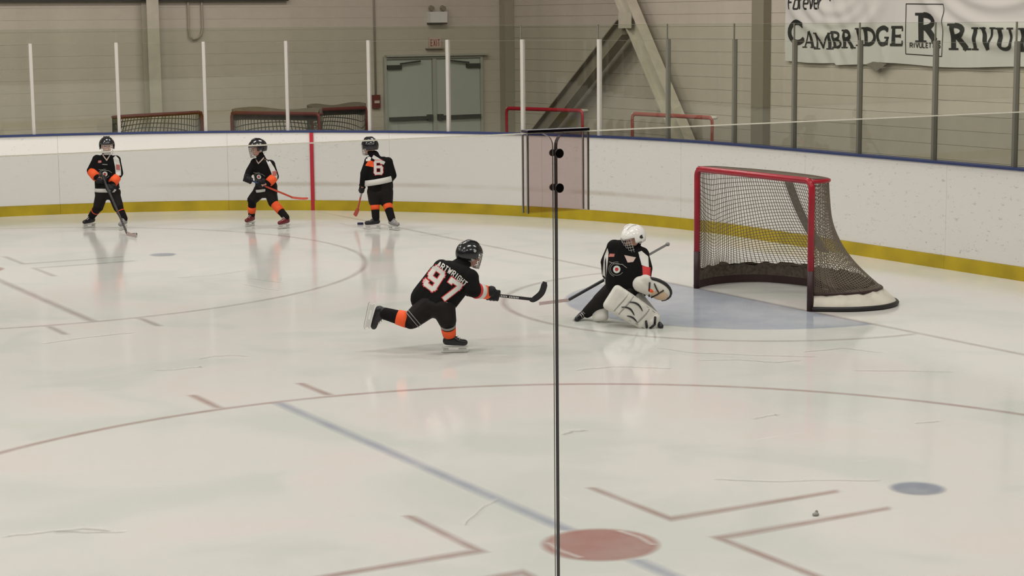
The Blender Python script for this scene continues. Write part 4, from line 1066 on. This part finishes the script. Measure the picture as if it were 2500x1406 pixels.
# ---- player 1: left, facing us
P0, RZ, J = S1
o = person(P0, RZ, J, 'young hockey player in black helmet facing us with feet apart, left of the other skaters')
for sd in 'LR': ankle_from_foot(J, sd, None)
F = (.05, -1, -.08); body_mesh(o, J, F, UP, .93); head_parts(o, J['head'], F, UP, .93)
jr = jersey(o, J, F, .098, .95, .03); crest(o, jr, V(J['logo']))
k = dict(ex_=(1, 0, 0), ey_=(0, 0, 1))
vm = MB(); glyph_strokes(vm, [(-.045, .045), (0, -.02), (.045, .045)], .014, V(J['neck'])+V((0, -.1, -.035)), (1, 0, 0), UP); on_surface(o, jr, vm, (0, -1, 0), 'collar_trim', m_sign, .004, .02, **k)
pm = MB(); plate(pm, V(J['chest'])+V((-.075, -.2, .065)), (1, 0, 0), UP, [(-.022, -.016), (.022, -.012), (.02, .016), (-.02, .014)]); on_surface(o, jr, pm, (0, -1, 0), 'chest_patch', m_signred, .005, .02, **k)
tm = MB(); glyph_strokes(tm, [(-.028, 0), (.028, -.006)], .009, V(J['chest'])+V((-.01, -.2, .03)), (1, 0, 0), UP); on_surface(o, jr, tm, (0, -1, 0), 'chest_text', m_padg, .005, .02, **k)
sw = MB(); plate(sw, V(J['shL'])+V((.01, -.3, 0)), (1, 0, 0), UP, [(-.045, .04), (-.01, .065), (.03, .02), (.05, -.10), (.05, -.20), (-.02, -.20), (-.025, -.08)])
on_surface(o, jr, sw, (0, -1, 0), 'sleeve_panel', m_jwhite, .005, .02, **k)
sw = MB(); plate(sw, V(J['shL'])+V((.02, -.3, -.07)), (1, 0, 0), UP, [(-.02, .02), (.03, .01), (.03, -.06), (-.02, -.05)])
on_surface(o, jr, sw, (0, -1, 0), 'sleeve_mark', m_signred, .008, .02, **k)
torso_band('jersey_hem', V(J['pelvis'])+V((0, 0, .0)), V(J['neck'])-V(J['pelvis']), F, .168, .118, -.055, -.005, m_jwhite, jr)
limb_band('cuff', J['elR'], J['wrR'], .10, .90, .063, .063, m_orange, jr); limb_band('cuff', J['elL'], J['wrL'], .38, .95, .063, .063, m_orange, jr)
pants(o, J, .082, .074, .9)
for sd in 'LR': sock(o, J, sd, .062, .05, ((.35, .40, m_orange),))
ax = V(J['st1'])-V(J['st0']); glove(o, J['glR'], ax, J['wrR']); glove(o, J['glL'], ax, J['wrL'])
skate(o, J['anR'], (-.75, -.66, 0), UP, m_boot, shin=J['knR']); skate(o, J['anL'], (-.45, -.9, 0), UP, m_bootgrey, shin=J['knL'])
stick(P0, RZ, J['st0'], J['st1'], J['bl'], 'black stick with pale blade held by the leftmost player, touching a puck', m_stk, m_stkpink)
pk = MB().disc(V(J['puck']), UP, .038, .025, 20).build('puck', m_puck); pk.location = P0; pk.rotation_euler = (0, 0, RZ); tag(pk, 'black puck at the blade of the leftmost player\'s stick', 'puck')

# ---- player 2: facing left
P0, RZ, J = S2
o = person(P0, RZ, J, 'young hockey player striding left with a red stick and dark red skates')
for sd in 'LR': ankle_from_foot(J, sd, None)
F = (-.93, -.32, -.12); hu = (-.15, 0, 1); body_mesh(o, J, F, hu, .95); head_parts(o, J['head'], F, hu, .97)
jr = jersey(o, J, F, .098, .95, .02); crest(o, jr, V(J['logo']), s=.9)
k = dict(ex_=(1, 0, 0), ey_=(0, 0, 1))
vm = MB(); glyph_strokes(vm, [(-.07, .01), (-.035, -.045), (.05, .04)], .014, V(J['neck'])+V((0, -.2, -.015)), (1, 0, 0), UP); on_surface(o, jr, vm, (0, -1, 0), 'collar_trim', m_sign, .004, .02, **k)
sw = MB(); plate(sw, V(J['shL'])+V((0, -.3, 0)), (1, 0, 0), UP, [(-.055, .06), (.0, .05), (.055, -.04), (.09, -.14), (.085, -.22), (.03, -.22), (.01, -.10), (-.03, .0)])
on_surface(o, jr, sw, (0, -1, 0), 'sleeve_panel', m_jwhite, .005, .02, **k)
sw = MB(); plate(sw, V(J['elL'])+V((-.005, -.3, .045)), (1, 0, 0), UP, [(-.03, -.035), (.03, -.03), (.03, .035), (-.025, .03)])
on_surface(o, jr, sw, (0, -1, 0), 'sleeve_mark', m_signred, .008, .02, **k)
torso_band('jersey_hem', V(J['pelvis']), V(J['neck'])-V(J['pelvis']), F, .115, .148, -.05, -.015, m_jwhite, jr)
limb_band('cuff', J['elL'], J['wrL'], .15, .95, .062, .060, m_orange, jr)
pants(o, J, .085, .074, .9)
sock(o, J, 'L', .060, .048, ((.12, .60, m_orange),)); sock(o, J, 'R', .060, .048, ((.42, .80, m_orange),))
ax = V(J['st0'])-V(J['st1']); glove(o, J['glR'], ax, J['wrR'], s=1.25); glove(o, J['glL'], ax, J['wrL'])
skate(o, J['anL'], (-.72, -.69, 0), UP, m_bootred, shin=J['knL']); skate(o, J['anR'], (-.55, -.83, 0), UP, m_bootred, shin=J['knR'])
stick(P0, RZ, J['st0'], J['st1'], J['bl'], 'stick with blue upper shaft and orange-red lower shaft, carried by the player striding left', [(0, .42, m_stkblue), (.42, 1, m_stkred)], m_stkred, bh=.03)

# ---- player 3: seen from behind
P0, RZ, J = S3
o = person(P0, RZ, J, 'young hockey player seen from behind by the boards with a white 6 on the jersey')
for sd in 'LR': ankle_from_foot(J, sd, None)
F = (-.72, .68, -.1); body_mesh(o, J, F, UP, .93); head_parts(o, J['head'], F, UP, .93)
jr = jersey(o, J, F, .110, .98, .02)
k = dict(ex_=(1, 0, 0), ey_=(0, 0, 1)); c0 = V((-.060, -.4, .745))
m1 = MB(); [glyph_strokes(m1, [(a*.085, b*.155) for a, b in st], .046, c0, (1, 0, 0), UP, .45) for st in SANS['6']]; on_surface(o, jr, m1, (0, -1, 0), 'number_outline', m_jred, .004, .02, **k)
m1 = MB(); [glyph_strokes(m1, [(a*.085, b*.155) for a, b in st], .033, c0, (1, 0, 0), UP, .45) for st in SANS['6']]; on_surface(o, jr, m1, (0, -1, 0), 'number', m_jwhite, .007, .02, **k)
pl = MB(); plate(pl, (-.03, -.4, .93), (.85, 0, -.52), (.52, 0, .85), [(-.07, -.022), (.11, -.022), (.11, .022), (-.07, .022)]); on_surface(o, jr, pl, (0, -1, 0), 'name_bar', m_jwhite, .004, .02, **k)
pl = MB(); plate(pl, (-.13, -.4, .90), (1, 0, 0), UP, [(-.06, -.05), (.07, -.075), (.07, -.01), (-.01, .03)]); on_surface(o, jr, pl, (0, -1, 0), 'shoulder_stripe', m_orange, .004, .02, **k)
pl = MB(); plate(pl, (-.16, -.4, .955), (1, 0, 0), UP, [(-.06, -.055), (.04, -.04), (.05, .0), (-.02, .03), (-.06, .0)]); on_surface(o, jr, pl, (0, -1, 0), 'shoulder_yoke', m_jwhite, .006, .02, **k)
torso_band('jersey_hem', V(J['pelvis'])+V((-.018, -.005, 0)), V(J['neck'])-V(J['pelvis']), (0, 1, 0), .186, .145, .02, .095, m_jwhite, jr)
pants(o, J, .098, .086, .95)
sock(o, J, 'L', .062, .052, ((.05, .50, m_orange),)); sock(o, J, 'R', .062, .052, ((.05, .45, m_orange),))
ax = V(J['st0'])-V(J['st1']); glove(o, J['glL'], ax, J['wrL']); glove(o, J['glR'], (1, .3, 0), J['wrR'])
skate(o, J['anL'], (-1, -.1, 0), UP, m_boot, shin=J['knL']); skate(o, J['anR'], (.62, -.78, 0), UP, m_bootgrey, shin=J['knR'])
stick(P0, RZ, J['st0'], J['st1'], J['bl'], 'grey stick with orange lower end held by the player seen from behind', [(0, .55, m_stkgrey), (.55, 1, m_stkred)], m_stkred)
pk = MB().disc(V(J['puck']), UP, .042, .026, 20).build('puck', m_puckb); pk.location = P0; pk.rotation_euler = (0, 0, RZ); tag(pk, 'dark blue puck lying left of the skates of the player seen from behind', 'puck')

# ---- player 4: shooting, one leg lifted
P0, RZ, J = S4
o = person(P0, RZ, J, 'young hockey player with a white 97 on the back, shooting with one leg lifted behind')
ankle_from_foot(J, 'R', None); J['anL'] = J['anL']
F = (.90, .40, -.22); hu = (.25, .1, 1); body_mesh(o, J, F, hu, .87); hd = head_parts(o, J['head'], F, hu, .87)
kk = dict(ex_=(1, 0, 0), ey_=(0, 0, 1))
for nm, c_, r_, mm in (('helmet_sticker', (.075, -.2, .768), .018, m_signred), ('helmet_sticker', (.19, -.2, .845), .012, m_padg)):
    on_surface(o, hd, ring(MB(), c_, (1, 0, 0), UP, .0, r_, 12), (0, -1, 0), nm, mm, .012, .02, **kk)
jr = jersey(o, J, F, .128, 1.05, .03)
EX = V((.83, 0, -.56)).normalized(); EY = V((.56, 0, .83)).normalized(); NN = (0, -1, 0); k = dict(ex_=EX, ey_=EY)
def num(ch, c, w, h, th, nm, m, off):
    mb = MB(); [glyph_strokes(mb, [(a*w, b*h) for a, b in st], th, c, EX, EY, .45) for st in SANS[ch]]; on_surface(o, jr, mb, NN, nm, m, off, .02, **k)
C9 = V((-.226, -.4, .583)); C7 = V((-.090, -.4, .492))
for ch, c_ in (('9', C9), ('7', C7)):
    num(ch, c_, .080, .156, .050, 'number_outline', m_jred, .004); num(ch, c_, .080, .156, .036, 'number', m_jwhite, .007)
mb = MB(); x = 0; cN = V((-.128, -.4, .725))
for i, ch in enumerate('ARTWRIGHT'):
    ww = .012 if ch == 'I' else .026 if ch == 'W' else .0195
    lift = .014*math.sin(PI*i/8)
    for st in SANS[ch]: glyph_strokes(mb, [(x+a*ww, lift+b*.042) for a, b in st], .0082, cN, EX, EY, .3)
    x += ww+.0125
on_surface(o, jr, mb, NN, 'name_lettering', m_jwhite, .005, .02, **k)
limb_band('cuff_white', V(J['elR']), V(J['wrR']), .28, .62, .066, .060, m_jwhite, jr); limb_band('cuff', V(J['elR']), V(J['wrR']), .62, 1.02, .061, .056, m_orange, jr)
limb_band('cuff_stripe', V(J['elR']), V(J['wrR']), .18, .29, .067, .066, m_jred, jr)
hm = MB(); plate(hm, V((-.035, -.4, .385)), (1, 0, 0), UP, [(-.02, .06), (.03, .03), (.075, -.01), (.045, -.045), (.03, .0)]); on_surface(o, jr, hm, NN, 'hem_flash', m_jwhite, .006, .02, **kk)
pants(o, J, .100, .080, .9)
so = sock(o, J, 'L', .068, .052, ((.12, .50, m_orange),)); sock(o, J, 'R', .066, .052, ((.42, .95, m_orange), (.18, .34, m_bootgrey)))
for t in (.78, .9): limb_band('knee_strap', V(J['hiL']), V(J['knL']), t, t+.035, .088, .084, m_bootgrey, so)
ax = V(J['st1'])-V(J['st0']); glove(o, J['glR'], ax, J['wrR'], s=1.15); glove(o, J['glL'], ax, J['wrL'])
skate(o, J['anR'], (1, .05, 0), UP, m_boot, 1.0, shin=J['knR']); skate(o, J['anL'], (-.22, .02, -.97), (.97, 0, -.22), m_boot, 1.0, shin=J['knL'])
sk = stick(P0, RZ, J['st0'], J['st1'], J['bl'], 'black hockey stick with white lettering swung out by player 97', m_stk, m_stk, bend=V((.742, .1, .475)), bh=.052)
mb = MB(); A, B = V(J['st0']), V(J['st1'])
for i in range(13):
    if i in (6,): continue
    t = .52+.022*i; p = A.lerp(B, t)+V((0, -.012, 0)); q = A.lerp(B, t+.012)+V((0, -.012, 0)); mb.add([p+V((0, 0, -.007)), q+V((0, 0, -.007)), q+V((.002, 0, .007)), p+V((.002, 0, .007))], [(0, 1, 2, 3)])
mb.build('shaft_lettering', m_jwhite, sk)

# ---- goalie
P0, RZ, J = G
o = person(P0, RZ, J, 'young goalie in white mask and white leg pads kneeling in front of the net')
F = (-.80, -.52, -.30); hu = (-.15, -.1, 1); J2 = dict(J); J2['knL'] = tuple(V(J['knL'])+V((.05, .10, -.03))); J2['hiL'] = tuple(V(J['hiL'])+V((0, .05, 0))); body_mesh(o, J2, F, hu, .84)
mk = head_parts(o, J['head'], F, hu, .90, m_helmw)
f_, u_, r_ = frame(F, hu); hc = V(J['head'])
kk = dict(ex_=(1, 0, 0), ey_=(0, 0, 1))
on_surface(o, mk, ring(MB(), hc+V((.075, -.3, .02)), (1, 0, 0), UP, 0, .018, 8), (0, -1, 0), 'mask_mark', m_black, .014, .02, **kk)
on_surface(o, mk, ring(MB(), hc+V((.045, -.3, .095)), (1, 0, 0), UP, 0, .012, 8), (0, -1, 0), 'mask_mark', m_black, .014, .02, **kk)
mb = MB(); mb.cap(hc-u_*.10+f_*.07, hc-u_*.14+f_*.03, .035, .03); solid('throat_guard', mb, m_padg, mk, .009, 2)
jr = jersey(o, J, F, .128, 1.02, .0); crest(o, jr, V(J['logo']), (-.25, -1, 0))
sw = MB(); plate(sw, V((-.185, -.4, .41)), (1, 0, 0), UP, [(.0, 0), (.035, 0), (.06, .24), (.05, .28), (.02, .2)]); on_surface(o, jr, sw, (0, -1, 0), 'sleeve_panel', m_jwhite, .006, .02, **kk)
sw = MB(); plate(sw, V((.19, -.4, .47)), (1, 0, 0), UP, [(-.02, .08), (.045, .06), (.04, .15), (-.02, .20), (-.05, .19)]); on_surface(o, jr, sw, (0, -1, 0), 'sleeve_panel', m_jwhite, .006, .02, **kk)
sw = MB(); plate(sw, V((.19, -.4, .47)), (1, 0, 0), UP, [(-.01, -.02), (.06, -.02), (.06, .06), (-.015, .075)]); on_surface(o, jr, sw, (0, -1, 0), 'sleeve_mark', m_jred, .008, .02, **kk)
pl = MB(); plate(pl, V((-.095, -.4, .63)), (1, 0, 0), UP, [(-.03, -.015), (.02, -.01), (.025, .015), (-.02, .012)]); on_surface(o, jr, pl, (0, -1, 0), 'chest_patch', m_signred, .005, .02, **kk)
pl = MB(); plate(pl, V((.075, -.4, .585)), (1, 0, 0), UP, [(-.06, .05), (.045, .03), (.02, -.01), (-.03, -.015)]); on_surface(o, jr, pl, (0, -1, 0), 'collar_trim', m_sign, .005, .02, **kk)
pants(o, dict(J2, hiL=J['hiL']), .100, .078, .92)
# blocker on the stick hand
mb = MB(); g = V(J['glR']); mb.cap(g+V((-.01, -.05, -.07)), g+V((.0, -.05, .07)), .05, .05); bl_ = solid('blocker', mb, m_pad, o, .012, 3)
glove(o, J['glR'], V(J['st0'])-V(J['st1']), J['wrR'])
# catching glove
ct = V(J['ct']); e1 = V((.86, -.1, -.30)).normalized(); e2 = V((.30, -.35, .86)).normalized(); e3 = e1.cross(e2).normalized(); rot = Matrix((e1, e2, e3)).transposed()
mb = MB(); mb.ball(ct, (.155, .088, .045), rot, 20, 12); mb.cap(ct-e1*.13, ct-e1*.05-e2*.02, .075, .06); mb.ball(ct-e1*.10+e2*.04, (.07, .07, .05), rot)
cg = solid('catching_glove', mb, m_pad, o, .010, 3)
mb = MB(); mb.tube([ct+e1*.150*math.cos(a)+e2*.100*math.sin(a) for a in [2*PI*i/24-.9 for i in range(20)]], .014, 8); mb.build('glove_rim', m_black, cg, True)
mb = MB(); nf = -e3 if (-e3).y < 0 else e3
for (a0, b0), (a1, b1) in (((-.06, .07), (-.02, -.07)), ((-.02, .075), (.06, -.01)), ((.0, -.07), (.08, .04))): mb.tube([ct+e1*a0+e2*b0+nf*.040, ct+e1*(a0+a1)/2+e2*(b0+b1)/2+nf*.052, ct+e1*a1+e2*b1+nf*.036], .007, 6)
mb.build('glove_seam', m_black, cg, True)
mb = MB(); mb.ball(ct-e1*.045+nf*.036-e2*.005, (.052, .024, .020), rot); mb.build('glove_patch', m_orange, cg, True)
mb = MB(); mb.ball(ct+e1*.050-e2*.020+nf*.028, (.088, .055, .022), rot); mb.build('glove_pocket', m_tan, cg, True)
# near leg pad
a = V(J['pa']); b = V(J['pb']); d = (b-a).normalized(); nrm = V((-.25, -.88, .38)); nrm = (nrm-d*nrm.dot(d)).normalized(); wv = d.cross(nrm)
def pad(name, a, b, nrm, w0, w1, th, m, parent):
    d = (b-a).normalized(); nrm = (V(nrm)-d*V(nrm).dot(d)).normalized(); wv = d.cross(nrm); mb = MB()
    n_ = 7
    for i in range(n_):
        t = i/(n_-1); p = a.lerp(b, t); w = (w0+(w1-w0)*t)*(1+.06*math.sin(t*PI)); bulge = nrm*.012*math.sin(t*PI)
        mb.cap(p-wv*w/2+bulge, p+wv*w/2+bulge, th*.5, th*.5, 10)
        if i: q = a.lerp(b, (i-.5)/(n_-1)); mb.cap(q-wv*w/2+bulge, q+wv*w/2+bulge, th*.5, th*.5, 10)
    return solid(name, mb, m, parent, .011, 4), d, nrm, wv
lp_, d, nrm, wv = pad('leg_pad', a-d*.03, b+d*.02, nrm, .165, .13, .085, m_pad, o)
mb = MB(); mb.cap(b+d*.03-wv*.05, b+d*.05+wv*.05, .050, .048); mb.cap(b+d*.03, b+d*.09-nrm*.02, .052, .042); solid('pad_toe', mb, m_pad, lp_, .011, 3)
for q0, q1 in (((.02, -.055), (.05, .0)), ((.055, .0), (.035, .06)), ((-.03, .02), (.01, .07))):
    MB().tube([b+d*q0[0]+wv*q0[1]+nrm*.052, b+d*(q0[0]+q1[0])/2+wv*(q0[1]+q1[1])/2+nrm*.060, b+d*q1[0]+wv*q1[1]+nrm*.050], .011, 6).build('toe_strap', m_black, lp_, True)
for off, t0, t1, bow in ((.035, .30, .72, .030), (-.035, .22, .60, .028), (-.075, .45, .75, .015)):
    mb = MB(); pp = []
    for i in range(9):
        t = t0+(t1-t0)*i/8; pp.append(a.lerp(b, t)+wv*(-off-bow*math.sin(PI*i/8))+nrm*(.05+.006))
    mb.tube(pp, .0075, 6, radii=[.002+.0065*math.sin(PI*(i+.3)/8.8) for i in range(9)]); mb.build('pad_stripe', m_black, lp_, True)
for t, hw, mm in ((.16, .100, m_padg), (.30, .102, m_padg), (.80, .085, m_padg)):
    pp = [a.lerp(b, t+.035*math.cos(PI*q/6))+wv*hw*(q-3)/3+nrm*(.050+.008*math.sin(PI*t)-.012*abs((q-3)/3)**3) for q in range(7)]
    MB().tube(pp, .0045, 6).build('pad_seam', mm, lp_, True)
for sgn in (-1, 1):
    pp = [a.lerp(b, t/10)+wv*sgn*(.104-.020*t/10)+nrm*(.030+.010*math.sin(PI*t/10)) for t in range(0, 11)]
    MB().tube(pp, .0055, 6).build('pad_piping', m_padg, lp_, True)
mb = MB(); mb.cap(a+V((.02, .04, .0)), a+V((.03, .05, .07)), .055, .045); solid('knee_roll', mb, m_pad, lp_, .011, 3)
mb = MB(); mb.cap(V((.15, -.10, .25)), V((.285, -.15, .085)), .050, .050); solid('pad_back', mb, m_padg, lp_, .011, 2)
# far leg pad, splayed to the left
a2 = V(J['knR'])+V((.05, -.02, -.09)); b2 = V(J['anR'])+V((.09, -.06, -.005))
pad('leg_pad', a2, b2, (-.1, -.9, .4), .09, .07, .075, m_pad, o)
mb = MB(); mb.cap(J['hiR'], J['knR'], .085, .07); mb.cap(J['knR'], V(J['anR'])+V((.005, 0, .005)), .07, .052); solid('trouser_leg', mb, m_pants, o, .011, 3)
skate(o, V(J['anR'])+V((0, 0, .01)), (-.35, -.75, -.2), (.75, -.3, .5), m_boot, .9)
skate(o, V(J['anL'])+V((.06, .02, .045)), (.35, -.65, -.15), (-.3, .1, .9), m_boot, .85)
gs = empty('goalie_stick', P0, RZ); tag(gs, 'goalie stick with black paddle and pale blade reaching left across the ice', 'hockey stick')
A, B, C = V(J['st0']), V(J['st1']), V(J['bl']); mid = A.lerp(B, .62); up = V((0, -.5, .86))
MB().obox(A, mid, UP, .017, .021).build('shaft', m_bootgrey, gs); MB().obox(mid, B, up, .014, .026).build('paddle', m_stk, gs)
MB().ball(A, .020, None, 10, 8).build('knob', m_bootgrey, gs, True)
MB().obox(B+(B-C)*.02, C, UP, .016, .030).build('blade', m_stkpink, gs)
# bit of snow on the ice near the face-off spot
sn = MB().ball((0, 0, .008), (.022, .016, .012), None, 8, 5).ball((.012, .008, .014), (.010, .010, .016), None, 7, 5).build('ice_chip', m_padg); sn.location = (-4.58, -6.69, 0)
tag(sn, 'small dirty lump of snow between the lower right face-off marks', 'snow')
